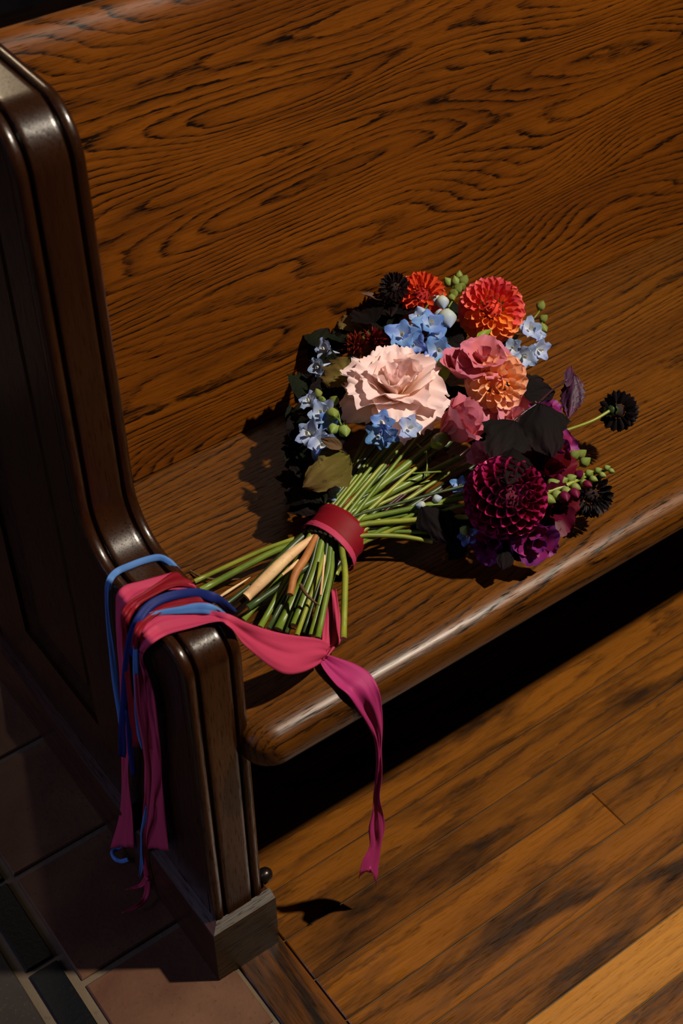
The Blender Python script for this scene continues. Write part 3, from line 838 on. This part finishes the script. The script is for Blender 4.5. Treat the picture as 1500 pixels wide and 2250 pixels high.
# delphinium florets: five sepals, white bee, spur
bee_m = quill('bee', petal_mat('white_bee', srgb(214, 220, 214), srgb(226, 228, 220), None, .5, .2, .03), .3, 1.2, .9, .2, 4, 4)
S_blue = [sheet('sepal', M_blue, .46, .35, -.15, .07, 70 + k, 8, 8, shape=.55, base=.2, pt=.30) for k in range(3)]
S_pale = [sheet('sepal', M_paleblue, .46, .40, -.12, .07, 80 + k, 8, 8, shape=.55, base=.2, pt=.30) for k in range(3)]
def floret(u, vv, z, r, n, kind=0, label=None, seed=0, open_=52):
    rr = random.Random(seed * 13 + int(u)); c = onz(u, vv, ZS + z); a, b, n = basis(nrm(*n))
    g = group('delphinium_floret', c, label)
    ph0 = rr.uniform(0, 6)
    for k in range(5):
        ph = ph0 + 2 * pi * k / 5; d = a * cos(ph) + b * sin(ph); th = radians(open_ + rr.uniform(-14, 14))
        part('sepal', (S_pale if kind else S_blue)[k % 3], g, None, None, frame(c - n * r * .25, d * sin(th) + n * cos(th), -d * cos(th) + n * sin(th), r * rr.uniform(.95, 1.15)))
    for k in range(4):
        ph = ph0 + .4 + 2 * pi * k / 4; d = a * cos(ph) + b * sin(ph)
        part('bee', bee_m, g, None, None, frame(c - n * r * .1, d * .5 + n, -d, r * .5))
    part('spur', tube_mesh('spur', [c - n * r * .2, c - n * r * .7 + b * r * .2, c - n * r * 1.1 + b * r * .5], [r * .16, r * .11, r * .03], M_paleblue if kind else M_blue, 6, 4), g)
fl = [(884, 738, .130, .025, (-.15, .2, .95), 0), (908, 758, .120, .022, (-.2, -.2, .95), 0), (945, 712, .135, .024, (.2, .3, .9), 0), (922, 700, .130, .018, (-.5, .5, .7), 1),
      (962, 770, .130, .024, (.2, -.1, .95), 0), (958, 735, .122, .018, (.3, .2, .9), 0), (892, 788, .112, .020, (-.2, .3, .9), 0),
      (1163, 722, .080, .021, (.25, .2, .9), 1), (1180, 735, .070, .017, (.7, .1, .7), 1), (1150, 782, .070, .022, (.15, -.35, .9), 1), (1184, 768, .068, .019, (.6, -.2, .75), 1), (1125, 765, .072, .018, (-.1, .1, .95), 1),
      (708, 908, .122, .021, (-.3, .2, .9), 1), (722, 922, .118, .018, (.3, -.4, .8), 0), (680, 955, .112, .022, (-.5, .2, .8), 1), (706, 975, .110, .023, (.2, -.2, .9), 1), (712, 996, .104, .018, (.2, -.6, .7), 0), (680, 882, .120, .017, (-.5, .4, .7), 1),
      (838, 930, .135, .019, (-.1, .1, .95), 0), (832, 956, .130, .020, (-.2, -.4, .85), 0), (852, 955, .130, .016, (.3, -.4, .85), 0), (898, 940, .132, .019, (.4, .1, .85), 1),
      (714, 768, .105, .018, (-.6, .2, .75), 1), (700, 806, .105, .016, (-.5, -.2, .8), 1), (1026, 1178, .055, .014, (.1, -.2, .9), 0), (1012, 1068, .065, .014, (-.1, .2, .9), 0), (725, 1078, .07, .015, (-.2, .1, .9), 1)]
for i, (u, vv, z, r, n, k) in enumerate(fl): floret(u, vv, z, r, n, k, None, i)
# buds
def bud(u, vv, z, r, n, mat, long=1.4, stalk=None, name='bud'):
    c = onz(u, vv, ZS + z); a, b, nn = basis(nrm(*n)); v, f = [], []
    seg, rings = 10, 8
    for i in range(rings + 1):
        t = i / rings; th = pi * t
        rad = r * sin(th) ** .9 * (1 - .35 * t) * 1.15
        for s in range(seg):
            p = 2 * pi * s / seg; k = 1 + .07 * cos(5 * p)
            v.append(Vector((cos(p) * rad * k, sin(p) * rad * k, (t - .5) * 2 * r * long)))
    for i in range(rings):
        for s in range(seg):
            q = (s + 1) % seg; f.append((i * seg + s, i * seg + q, (i + 1) * seg + q, (i + 1) * seg + s))
    m = Matrix(((a.x, b.x, nn.x, c.x), (a.y, b.y, nn.y, c.y), (a.z, b.z, nn.z, c.z), (0, 0, 0, 1)))
    sc = r * long * 2
    me = mesh(name, [x / sc + Vector((0, 0, .5)) for x in v], f, mat)
    part(name, me, None, None, None, m @ Matrix.Translation((0, 0, -sc / 2)) @ Matrix.Scale(sc, 4))
    if stalk:
        e = onz(stalk[0], stalk[1], ZS + z - .006)
        free_tube('stalk', [c - nn * r * long * .8, (c + e) / 2 + CAMR * .002, e], [.0011, .0011, .0012], M_stem)
for (u, vv, z, r, n, k, s) in [(1008, 605, .115, .0055, (.1, .9, .4), 0, (1000, 640)), (1018, 616, .118, .0075, (.4, .6, .6), 0, None), (1000, 618, .118, .0065, (-.2, .8, .5), 0, None),
                               (984, 620, .115, .0068, (-.5, .6, .5), 0, (998, 640)), (1014, 630, .12, .0062, (.5, .2, .8), 0, None), (996, 645, .12, .0068, (.2, .4, .9), 0, (985, 675)), (1006, 634, .12, .0068, (.3, .5, .8), 0, None),
                               (992, 655, .118, .0058, (.2, -.4, .8), 0, None),
                               (972, 664, .125, .0090, (.1, -.9, .4), 1, (968, 635)), (958, 660, .122, .0080, (-.3, -.7, .5), 1, None), (982, 700, .128, .0130, (.2, -.8, .5), 1, (985, 678)), (966, 694, .124, .0090, (-.2, -.4, .8), 1, None), (922, 686, .13, .0085, (-.3, .6, .6), 1, (940, 670)),
                               (1188, 672, .075, .0068, (.3, .7, .6), 0, (1172, 700)), (1194, 700, .07, .0062, (.5, .5, .6), 0, (1180, 720)), (1192, 722, .068, .0075, (.4, -.5, .7), 0, None),
                               (697, 864, .125, .0062, (-.2, .6, .7), 0, (712, 882)), (707, 879, .125, .0052, (.2, .3, .9), 0, None), (734, 880, .128, .0066, (.4, .5, .7), 0, (745, 930)), (730, 910, .128, .0085, (.2, -.3, .9), 0, (750, 935)),
                               (731, 943, .122, .0072, (-.2, -.5, .8), 0, (750, 935)), (756, 948, .118, .0080, (.2, -.6, .7), 0, (758, 925)), (742, 940, .11, .004, (0, .5, .8), 0, None),
                               (924, 1110, .068, .0055, (-.9, 0, .4), 1, (975, 1108)), (960, 1096, .068, .0055, (.9, .3, .4), 1, None), (1021, 1165, .060, .0066, (.1, .5, .8), 0, None),
                               (976, 800, .125, .010, (-.2, .5, .8), 0, None)]:
    bud(u, vv, z, r, n, (M_bud, M_budblue)[k], 1.35 if k == 0 else 1.25, s)
# snapdragon spike
free_tube('snapdragon_spike', [onz(1185, 1088, ZS + .075), onz(1240, 1068, ZS + .078), onz(1290, 1045, ZS + .076), onz(1338, 1032, ZS + .072)], [.0034, .0030, .0024, .0012], M_stem_y, 'green snapdragon spike with unopened buds')
rs = random.Random(3)
for k in range(15):
    t = k / 14; u = 1205 + 138 * t; vv = 1082 - 52 * t + (16 - 11 * t) * (-1 if k % 2 else 1)
    bud(u, vv, .080, .0078 - .0042 * t, (.75, .35 * (1 if k % 2 else -1), .5), M_bud, 1.3, None, 'snapdragon_bud')
for (u, vv, r, n) in [(1272, 1042, 0.0056, (.3, .6, .7)), (1262, 1085, 0.0071, (.3, -.5, .8)), (1240, 1092, 0.0071, (.2, -.5, .8)), (1228, 1052, 0.0064, (-.1, .6, .7)), (1290, 1065, 0.0056, (.6, -.3, .7))]:
    bud(u, vv, .084, r, n, M_purple, 1.4, None, 'snapdragon_bud')

for (u, vv) in [(1276, 998), (1262, 1000), (1285, 1015)]:
    bud(u, vv, .078, .0065, (.6, .5, .6), M_bud, 1.5, None, 'snapdragon_bud')

# leaves
def leaf_mesh(name, mat, lobes, width, fold, droop, seed, teeth=0.04, twist=0.0, nu=14, nv=16):
    rr = random.Random(seed); v, f = [], []
    for j in range(nv + 1):
        t = j / nv
        if lobes == 3:      # broad with two side lobes
            w = width * sin(pi * min(1, t ** .66)) ** .8 * (0.88 + .14 * cos((t - .30) * 13)) + .012
        elif lobes == 2:    # fan with ragged end
            w = width * (0.1 + 0.9 * t ** .7) * (1 if t < .93 else .9)
        else:
            w = width * sin(pi * t ** .8) ** .9 + .006
        w *= 1 + teeth * ((j % 2) * 2 - 1)
        for i in range(nu + 1):
            u = i / nu * 2 - 1
            y = t
            if lobes == 2: y = t * (1 - .22 * abs(u) ** 2 + .07 * cos(u * 10) * t + teeth * ((i % 2) * 2 - 1) * t ** 4)
            z = fold * abs(u) * w + droop * t * t + .03 * sin(u * 7 + t * 5 + seed) * t + .015 * cos(abs(u) * 16 - t * 14) + twist * u * t * w
            v.append((u * w, y, z))
    for j in range(nv):
        for i in range(nu):
            a = j * (nu + 1) + i; f.append((a, a + 1, a + nu + 2, a + nu + 1))
    return mesh(name, v, f, mat)

def leaf(base, tip, zb, zt, mat, lobes=3, width=.42, fold=.35, droop=-.15, face=None, label=None, seed=0, teeth=.05, name='leaf'):
    b = onz(base[0], base[1], ZS + zb); t = onz(tip[0], tip[1], ZS + zt)
    L = (t - b).length
    n = TOCAM if face is None else nrm(*face)
    return part(name, leaf_mesh(name, mat, lobes, width, fold, droop, seed, teeth), None, label, None, frame(b, t - b, n, L))
leaf((1132, 925), (1085, 1012), .135, .120, M_leafd, 3, .50, -.25, -.05, (.1, .2, .95), None, 1)
leaf((1126, 985), (1112, 1052), .132, .145, M_leafd, 3, .33, -.35, -.1, (-.2, .1, .95), None, 2)
leaf((1186, 886), (1212, 1004), .140, .110, M_leafd, 3, .46, -.30, -.05, (.1, .2, .95), 'large dark leaf with a pleated surface', 3)
leaf((1152, 868), (1222, 858), .12, .115, M_leafd, 3, .42, .2, -.1, (0, .3, .95), None, 4)
leaf((1150, 845), (1196, 832), .11, .11, M_leafd, 3, .40, .2, -.1, (0, .3, .95), None, 41)
leaf((1262, 822), (1248, 922), .115, .085, M_leafp, 1, .24, -.5, .05, (-.3, .1, .9), 'purple leaf hanging folded at the right edge', 5, .10)
leaf((1278, 838), (1262, 905), .11, .085, M_leafp, 1, .22, -.5, .05, (.5, .1, .8), None, 6, .10)
leaf((1244, 850), (1252, 806), .11, .115, M_pinkpale if False else M_leafp, 1, .2, .4, .05, (.2, .1, .9), None, 61)
leaf((926, 1112), (985, 1192), .070, .050, M_leafd, 3, .32, -.45, -.05, (.1, .2, .95), None, 7)
leaf((985, 1120), (1000, 1195), .064, .046, M_leafd, 3, .32, -.45, -.05, (.1, .2, .95), None, 71)
leaf((1120, 1188), (1104, 1252), .050, .034, M_leafd, 3, .40, -.2, -.05, (0, .1, .95), None, 8)
leaf((790, 838), (712, 806), .125, .125, M_leafo, 2, .48, .15, -.1, (-.1, .3, .95), 'olive fan-shaped leaf left of the rose', 9, .05)
leaf((800, 730), (756, 690), .105, .108, M_leafo, 2, .50, .25, -.1, (-.1, .4, .9), 'olive leaf standing against the backrest', 10, .05)
leaf((812, 742), (772, 720), .099, .098, M_leafo, 2, .50, .15, -.1, (-.1, .3, .95), None, 11, .05)
leaf((848, 664), (790, 650), .128, .138, M_leafb, 1, .22, .5, .12, (.1, .8, .6), None, 12, .02)
leaf((768, 1000), (664, 1068), .118, .096, M_leafo, 3, .40, -.5, -.12, (.05, .25, .95), 'large spotted olive leaf drooping beside the stems', 13, .03)
leaf((752, 985), (704, 962), .122, .128, M_leafb, 1, .26, .3, -.1, (0, .3, .95), None, 14, .02)
leaf((985, 1000), (950, 1008), .07, .07, M_leafb, 1, .4, .3, -.1, (0, .3, .95), None, 15, .02)
leaf((1048, 748), (1080, 728), .125, .128, M_lime, 1, .28, .5, .1, (-.2, .6, .7), None, 16, .0)
leaf((975, 840), (968, 795), .12, .118, M_lime, 1, .30, .4, .1, (-.3, .3, .9), None, 17, .0)
leaf((700, 1010), (640, 1050), .085, .070, M_leafg, 3, .45, -.3, -.1, (-.2, .3, .9), None, 18)
# dark leaves that fill the body of the bunch
rl = random.Random(11)
dark_spots = [(745, 1010, .085), (700, 1080, .075), (668, 1110, .06), (715, 1110, .062), (660, 1030, .085), (680, 990, .085), (735, 960, .09), (760, 900, .085), (735, 830, .09),
              (700, 780, .08), (740, 760, .09), (770, 800, .095), (830, 800, .10), (840, 700, .10), (850, 665, .122), (1000, 730, .09), (1010, 760, .095), (970, 860, .09), (1030, 870, .085),
              (1000, 880, .08), (1090, 960, .05), (1150, 1000, .045), (1190, 960, .05), (1150, 900, .06), (950, 900, .06), (900, 880, .07), (880, 660, .115), (980, 690, .08),
              (1050, 1180, .04), (1130, 1200, .034), (1000, 1205, .034), (930, 1165, .036), (1240, 1110, .036), (1070, 1200, .02), (1160, 1180, .02), (1020, 1150, .03), (1040, 960, .04), (700, 1130, .026), (660, 1075, .07), (690, 1040, .08), (655, 940, .095), (668, 900, .10), (700, 850, .11), (1120, 860, .06), (1100, 740, .075), (760, 730, .104), (800, 690, .122),
              (665, 985, .03), (680, 930, .04), (700, 1000, .03), (720, 870, .05), (700, 900, .06), (650, 1090, .02), (655, 1060, .03), (730, 1060, .03), (690, 1120, .035), (740, 1100, .03),
              (672, 850, .085), (664, 872, .075), (652, 915, .07), (648, 965, .07), (644, 1000, .065), (648, 1020, .06), (642, 1045, .055), (650, 1070, .045), (655, 1095, .045), (690, 820, .09), (706, 740, .10), (690, 960, .075), (676, 1010, .07), (672, 1050, .06), (700, 930, .08), (716, 1040, .07), (720, 1085, .055), (745, 870, .10), (728, 800, .10), (740, 920, .09)]  # this row is added at the left to close gaps in the bouquet's shadow
for i, (u, vv, z) in enumerate(dark_spots):
    an = rl.uniform(0, 6.28); l = rl.uniform(42, 64)
    leaf((u - cos(an) * l * .5, vv - sin(an) * l * .5), (u + cos(an) * l * .5, vv + sin(an) * l * .5), max(z, .012), max(z + rl.uniform(-.012, .004), .010),
         (M_leafd, M_leafg)[i % 2], 3, .44, rl.uniform(-.35, .35), -.08, (rl.uniform(-.3, .3), rl.uniform(0, .5), .9), None, 100 + i)
for i, (b, t, z0, z1) in enumerate([((1100, 950), (1190, 880), .12, .13), ((1180, 888), (1245, 835), .13, .115), ((1135, 930), (1150, 905), .13, .12)]):
    free_tube('twig', [onz(*b, ZS + z0), onz((b[0] + t[0]) / 2, (b[1] + t[1]) / 2 - 4, ZS + (z0 + z1) / 2), onz(*t, ZS + z1)], [.0016, .0014, .0012], M_stem_p)
# fine green twigs with tiny buds among the bright stems
for (b, t) in [((935, 1050), (935, 985)), ((985, 1035), (905, 1040)), ((945, 1010), (915, 975))]:
    free_tube('twig', [onz(*b, ZS + .07), onz((b[0] + t[0]) / 2 + 3, (b[1] + t[1]) / 2, ZS + .08), onz(*t, ZS + .082)], [.0013, .0011, .0010], M_stem)

# ---- ribbons ------------------------------------------------------------
def silk(name, c, rough=0.62, trans=0.15):
    t = NT(name)
    v = t.coords('Object')
    n1 = t.noise(t.scaled(v, (40, 40, 40)), 1.0, 3, 0.6)
    n2 = t.noise(v, 900, 2, 0.5)
    col = t.mix(t.math('MULTIPLY', n1, 0.35), c, (c[0] * .72, c[1] * .6, c[2] * .8, 1))
    t.link(col, t.bsdf.inputs['Base Color']); t.bsdf.inputs['Roughness'].default_value = rough
    t.bsdf.inputs['Specular IOR Level'].default_value = 0.25
    bp = t.node('ShaderNodeBump'); bp.inputs['Strength'].default_value = 0.15; bp.inputs['Distance'].default_value = 0.001
    t.link(t.math('ADD', n1, t.math('MULTIPLY', n2, .2)), bp.inputs['Height']); t.link(bp.outputs[0], t.bsdf.inputs['Normal'])
    tr = t.node('ShaderNodeBsdfTranslucent'); t.link(col, tr.inputs['Color'])
    mx = t.node('ShaderNodeMixShader'); mx.inputs[0].default_value = trans
    t.link(t.bsdf.outputs[0], mx.inputs[1]); t.link(tr.outputs[0], mx.inputs[2]); t.link(mx.outputs[0], t.out.inputs['Surface'])
    return t.m
M_pink = silk('hot_pink_silk', srgb(190, 60, 94))
M_magenta = silk('magenta_silk', srgb(176, 48, 112))
M_crim = silk('crimson_silk', srgb(128, 8, 26))
M_navy = silk('navy_silk', srgb(24, 40, 110))
M_sky = silk('sky_blue_silk', srgb(84, 132, 196))

ZT = ZA + 0.0012
def A_(u, v, e=0.0): return onz(u, v, ZT + e)          # on top of the arm
def O_(u, v, e=0.003):                                  # hanging down the outer face, or reaching the tiles
    p = onx(u, v, -e)
    return p if p.z > 0.012 else onz(u, v, 0.012)
def S_(u, v, e=0.002): return onz(u, v, ZS + e)        # on the seat
def ribbon(stations, mat, label, name='ribbon', nw=6, ns=6, wave=0.0012, seed=0, fork=0.0, crease=0.0):
    """stations: pairs of edge points; the strip is smoothed, waved across its width and given thickness"""
    rr = random.Random(seed); p1, p2, p3 = (rr.uniform(0, 6.28) for _ in range(3))
    a = bez([Vector(s[0]) for s in stations], ns); b = bez([Vector(s[1]) for s in stations], ns)
    n = len(a); v, f = [], []
    acc = 0; 
    for j in range(n):
        if j: acc += ((a[j] + b[j]) / 2 - (a[j - 1] + b[j - 1]) / 2).length
        d = ((a[min(j + 1, n - 1)] + b[min(j + 1, n - 1)]) - (a[max(j - 1, 0)] + b[max(j - 1, 0)]))
        nn = d.cross(b[j] - a[j]); nn = nn.normalized() if nn.length > 1e-9 else TOCAM
        if nn.dot(TOCAM) < 0: nn = -nn
        for i in range(nw + 1):
            t = i / nw
            p = a[j].lerp(b[j], t)
            p = p + nn * (wave * (sin(t * 7 + p1 + acc * 22) + .7 * sin(t * 13 - acc * 31 + p2) + .45 * sin(t * 27 + acc * 9 + p3) * sin(acc * 40 + p1)) + wave * 1.2 - .0016 * math.exp(-((t - .38 - .12 * sin(acc * 14 + p2)) / .07) ** 2) * (1 if nw > 8 else 0))
            if fork and j == n - 1:
                p = p + d.normalized() * fork * (abs(t - .45) * 2 - .5)
            v.append(p)
    for j in range(n - 1):
        for i in range(nw):
            k = j * (nw + 1) + i; f.append((k, k + 1, k + nw + 2, k + nw + 1))
    me = mesh(name, v, f, mat)
    o = part(name, me, None, label)
    md = o.modifiers.new('thick', 'SOLIDIFY'); md.thickness = 0.0005; md.offset = 0
    return o

# wide pink ribbon: from the arm over to the seat, the slack hanging in a swag
P1 = [(O_(322, 1862, .012), O_(374, 1868, .010)), (O_(322, 1800, .010), O_(366, 1808, .008)), (O_(318, 1708, .010), O_(358, 1720, .006)), (O_(316, 1620, .012), O_(353, 1625, .006)),
      (O_(309, 1545, .014), O_(346, 1545, .006)), (O_(303, 1475, .013), O_(331, 1492, .007)), (O_(302, 1425, .008), O_(313, 1447, .008)),
      (A_(306, 1388, .001), A_(330, 1419, -.002)), (A_(322, 1362, .004), A_(367, 1396, .0005)), (A_(355, 1347, .004), A_(420, 1382, .002)), (A_(410, 1343, .004), A_(465, 1371, .003)),
      (A_(458, 1344, .004), A_(492, 1371, .004)), (onz(500, 1352, .603), onz(507, 1386, .598)), (onz(540, 1368, .588), onz(531, 1414, .572)), (onz(577, 1381, .562), onz(567, 1445, .545)), (onz(615, 1391, .540), onz(599, 1469, .522)),
      (onz(650, 1397, .518), onz(630, 1482, .505)), (onz(682, 1401, .498), onz(661, 1479, .489)), (onz(708, 1407, .482), onz(688, 1467, .474)), (onz(724, 1418, .470), onz(704, 1455, .464))]
ribbon(P1, M_pink, 'wide hot pink ribbon draped over the pew arm in a swag', 'ribbon_tail', 14, 7, .0010, 1)
# its lower fold coming from under the stems
P2 = [(S_(716, 1300, .012), S_(738, 1296, .012)), (S_(714, 1345, .012), S_(744, 1336, .012)), (S_(708, 1390, .012), S_(750, 1385, .010)), (S_(706, 1412, .014), S_(747, 1412, .010)), (S_(704, 1432, .012), S_(737, 1424, .010)), (S_(703, 1454, .010), S_(720, 1446, .010))]
ribbon(P2, M_pink, 'coral pink fold of ribbon under the cut stems', 'ribbon_tail', 14, 7, .0016, 2)
# tail that runs over the seat edge and hangs to the floor
yh = -0.047
P3 = [(S_(700, 1448, .008), S_(716, 1440, .010)), (S_(712, 1474, .006), S_(742, 1447, .010)), (S_(738, 1508, .003), S_(782, 1462, .006)), (onz(764, 1530, .449), onz(812, 1483, .451)), (ony(788, 1564, -.040), onz(830, 1512, .444)),
      (ony(808, 1597, -.044), ony(838, 1552, -.044)), (ony(822, 1628, yh), ony(841, 1600, yh)), (ony(826, 1668, yh), ony(838, 1650, yh)), (ony(822, 1715, yh + .004), ony(838, 1702, yh)),
      (ony(818, 1770, yh + .004), ony(834, 1756, yh)), (ony(808, 1816, yh), ony(843, 1812, yh + .004)), (ony(811, 1858, yh), ony(839, 1850, yh + .006)), (ony(797, 1888, yh - .004), ony(834, 1892, yh + .004)), (ony(790, 1915, yh - .006), ony(830, 1925, yh))]
ribbon(P3, M_magenta, 'magenta ribbon tail hanging over the seat edge with a forked end', 'ribbon_tail', 14, 7, .0012, 3, fork=.030)
# second wide ribbon further back on the arm
P4 = [(O_(246, 1862, .016), O_(298, 1860, .014)), (O_(262, 1796, .012), O_(292, 1795, .012)), (O_(268, 1730, .010), O_(285, 1730, .012)), (O_(270, 1640, .010), O_(286, 1640, .012)), (O_(268, 1560, .010), O_(284, 1560, .012)), (O_(262, 1470, .009), O_(280, 1480, .012)),
      (O_(257, 1390, .006), O_(278, 1410, .010)), (O_(258, 1330, .004), O_(280, 1375, .008)), (A_(262, 1304, 0), A_(290, 1352, .002)), (A_(276, 1290, .001), A_(318, 1322, .003)), (A_(310, 1281, .001), A_(350, 1303, .003)), (A_(350, 1269, .001), A_(400, 1297, .003)), (A_(384, 1259, .0015), A_(436, 1303, .003)),
      (onz(398, 1268, .594), onz(450, 1318, .594)), (onz(412, 1292, .572), onz(462, 1340, .572))]
ribbon(P4, M_pink, 'pink ribbon lying across the arm beside the thin blue one', 'ribbon_tail', 14, 7, .0010, 4)
# crimson ribbon over it, along the inner edge
P5 = [(O_(284, 1600, .016), O_(300, 1604, .016)), (O_(279, 1480, .016), O_(292, 1480, .016)), (O_(272, 1400, .012), O_(286, 1404, .012)), (A_(268, 1352, .004), A_(284, 1368, .004)), (A_(284, 1324, .005), A_(303, 1335, .005)), (A_(318, 1302, .006), A_(335, 1313, .006)), (A_(352, 1278, .006), A_(385, 1290, .006)), (A_(382, 1258, .005), A_(428, 1294, .005)), (onz(398, 1266, .598), onz(448, 1312, .598)), (onz(410, 1290, .575), onz(460, 1336, .575))]
ribbon(P5, M_crim, 'crimson ribbon crossing the arm beneath the navy one', 'ribbon_tail', 10, 7, .0012, 5)
P6 = [(O_(292, 1640, .018), O_(306, 1640, .018)), (O_(290, 1500, .016), O_(304, 1500, .016)), (O_(289, 1430, .012), O_(302, 1440, .012)), (A_(292, 1392, .006), A_(306, 1402, .006)), (A_(308, 1360, .007), A_(325, 1368, .007)), (A_(345, 1335, .007), A_(360, 1346, .007)), (A_(400, 1318, .007), A_(415, 1338, .006)), (A_(446, 1314, .006), A_(468, 1342, .006)), (onz(470, 1330, .588), onz(490, 1356, .588)), (onz(486, 1346, .565), onz(502, 1366, .565))]
ribbon(P6, M_crim, 'crimson ribbon between the navy and blue ribbons', 'ribbon_tail', 10, 7, .0010, 6)
def strap(cl, w, mat, label, seed, wave=.0006, fork=0.0):
    """narrow ribbon given by a centre line and a half-width in metres"""
    c = [Vector(p) for p in cl]; st = []
    for i in range(len(c)):
        d = (c[min(i + 1, len(c) - 1)] - c[max(i - 1, 0)]).normalized()
        s = d.cross(TOCAM).normalized() * 0.86 * (w[i] if isinstance(w, (list, tuple)) else w)
        st.append((c[i] - s, c[i] + s))
    return ribbon(st, mat, label, 'ribbon_tail', 4, 6, wave, seed, fork)
strap([onz(512, 1348, .560), onz(492, 1328, .588), A_(470, 1313, .010), A_(432, 1303, .012), A_(392, 1306, .012), A_(350, 1319, .012), A_(322, 1338, .011), O_(300, 1372, .012), O_(287, 1412, .015), O_(279, 1470, .017), O_(274, 1540, .017), O_(270, 1600, .015), O_(270, 1662, .013)],
      .0058, M_navy, 'navy blue ribbon looped over the pew arm', 11)
strap([onz(398, 1262, .575), onz(384, 1246, .594), A_(368, 1232, .001), A_(348, 1225, .002), A_(318, 1231, .002), A_(283, 1244, .002), A_(256, 1257, .001), O_(241, 1276, .004), O_(236, 1308, .004), O_(238, 1360, .004), O_(246, 1430, .004), O_(254, 1500, .004), O_(264, 1570, .005), O_(272, 1640, .006)],
      [.003, .0036, .004, .0042, .0042, .0042, .0042, .004, .003, .003, .0038, .0045, .004, .003], M_sky, 'thin sky blue ribbon farthest back on the arm', 12)
strap([onz(506, 1366, .560), onz(486, 1350, .592), A_(462, 1338, .009), A_(432, 1336, .010), A_(398, 1340, .009), A_(352, 1346, .007), A_(322, 1358, .0045), O_(302, 1400, .011), O_(299, 1460, .019), O_(302, 1520, .020), O_(304, 1570, .020), O_(309, 1615, .019), O_(314, 1645, .018)],
      [.004, .005, .006, .0062, .0045, .003, .0035, .0035, .004, .0042, .0042, .0040, .002], M_sky, 'sky blue ribbon between crimson and pink ribbons', 13)
strap([O_(300, 1480, .022), O_(306, 1560, .022), O_(320, 1640, .021), O_(326, 1710, .020), O_(320, 1790, .018), O_(315, 1840, .018), O_(318, 1890, .018), O_(325, 1940, .020), O_(320, 1972, .028), O_(300, 1992, .040), O_(268, 2005, .050)],
      [.003, .0035, .004, .0042, .004, .0035, .0040, .005, .0045, .003, .0005], M_pink, 'narrow pink ribbon with a curled tip near the floor', 14)
strap([O_(324, 1926, .020), O_(312, 1944, .024), O_(296, 1950, .030), O_(277, 1954, .035)], [.004, .004, .0025, .0004], M_pink, 'forked side of the narrow pink ribbon', 15)
strap([O_(322, 1770, .021), O_(318, 1800, .022), O_(312, 1828, .022), O_(311, 1870, .021), O_(312, 1900, .021), O_(307, 1926, .022)], [.001, .003, .002, .002, .0035, .0006], M_sky, 'sky blue ribbon end below the pink hem', 16)
strap([O_(285, 1850, .010), O_(262, 1862, .012), O_(247, 1872, .016), O_(252, 1886, .020), O_(266, 1892, .022), O_(282, 1888, .020)], .0034, M_sky, 'curled loop of blue ribbon under the pink hem', 17)
strap([O_(282, 1560, .019), O_(288, 1640, .018), O_(294, 1705, .017)], [.004, .005, .004], M_navy, 'short navy ribbon end among the pink ones', 18)
# band that ties the bunch
def band(off0, off1, rad, mat, label, tilt=0.0, roll=0.0):
    st = []
    for k in range(25):
        a = 2 * pi * k / 24
        d = WX * cos(a) * 1.12 + WY * sin(a) * 0.92
        st.append((WR + AX * (off0 + tilt * cos(a)) + d * (rad + roll), WR + AX * (off1 + tilt * cos(a)) + d * rad))
    v, f = [], []
    nw = 6
    for k in range(24):
        for i in range(nw + 1):
            p = st[k][0].lerp(st[k][1], i / nw)
            v.append(p + (p - WR).normalized() * (.0007 * sin(i * 2.3 + k * .9) + .0005 * sin(i * 4.1 - k * 2.1)))
    for k in range(24):
        q = (k + 1) % 24
        for i in range(nw): f.append((k * (nw + 1) + i, k * (nw + 1) + i + 1, q * (nw + 1) + i + 1, q * (nw + 1) + i))
    o = part('ribbon_wrap', mesh('ribbon_wrap', v, f, mat), None, label)
    md = o.modifiers.new('thick', 'SOLIDIFY'); md.thickness = .0008; md.offset = 1
band(-.016, .020, WRAD + .0015, M_crim, 'crimson ribbon band tied around the stems', -.004)
band(-.021, -.012, WRAD + .0032, M_pink, 'coral rolled edge of the ribbon band', -.007, .0012)

for o in bpy.data.objects:
    if '_w' in o: del o['_w']
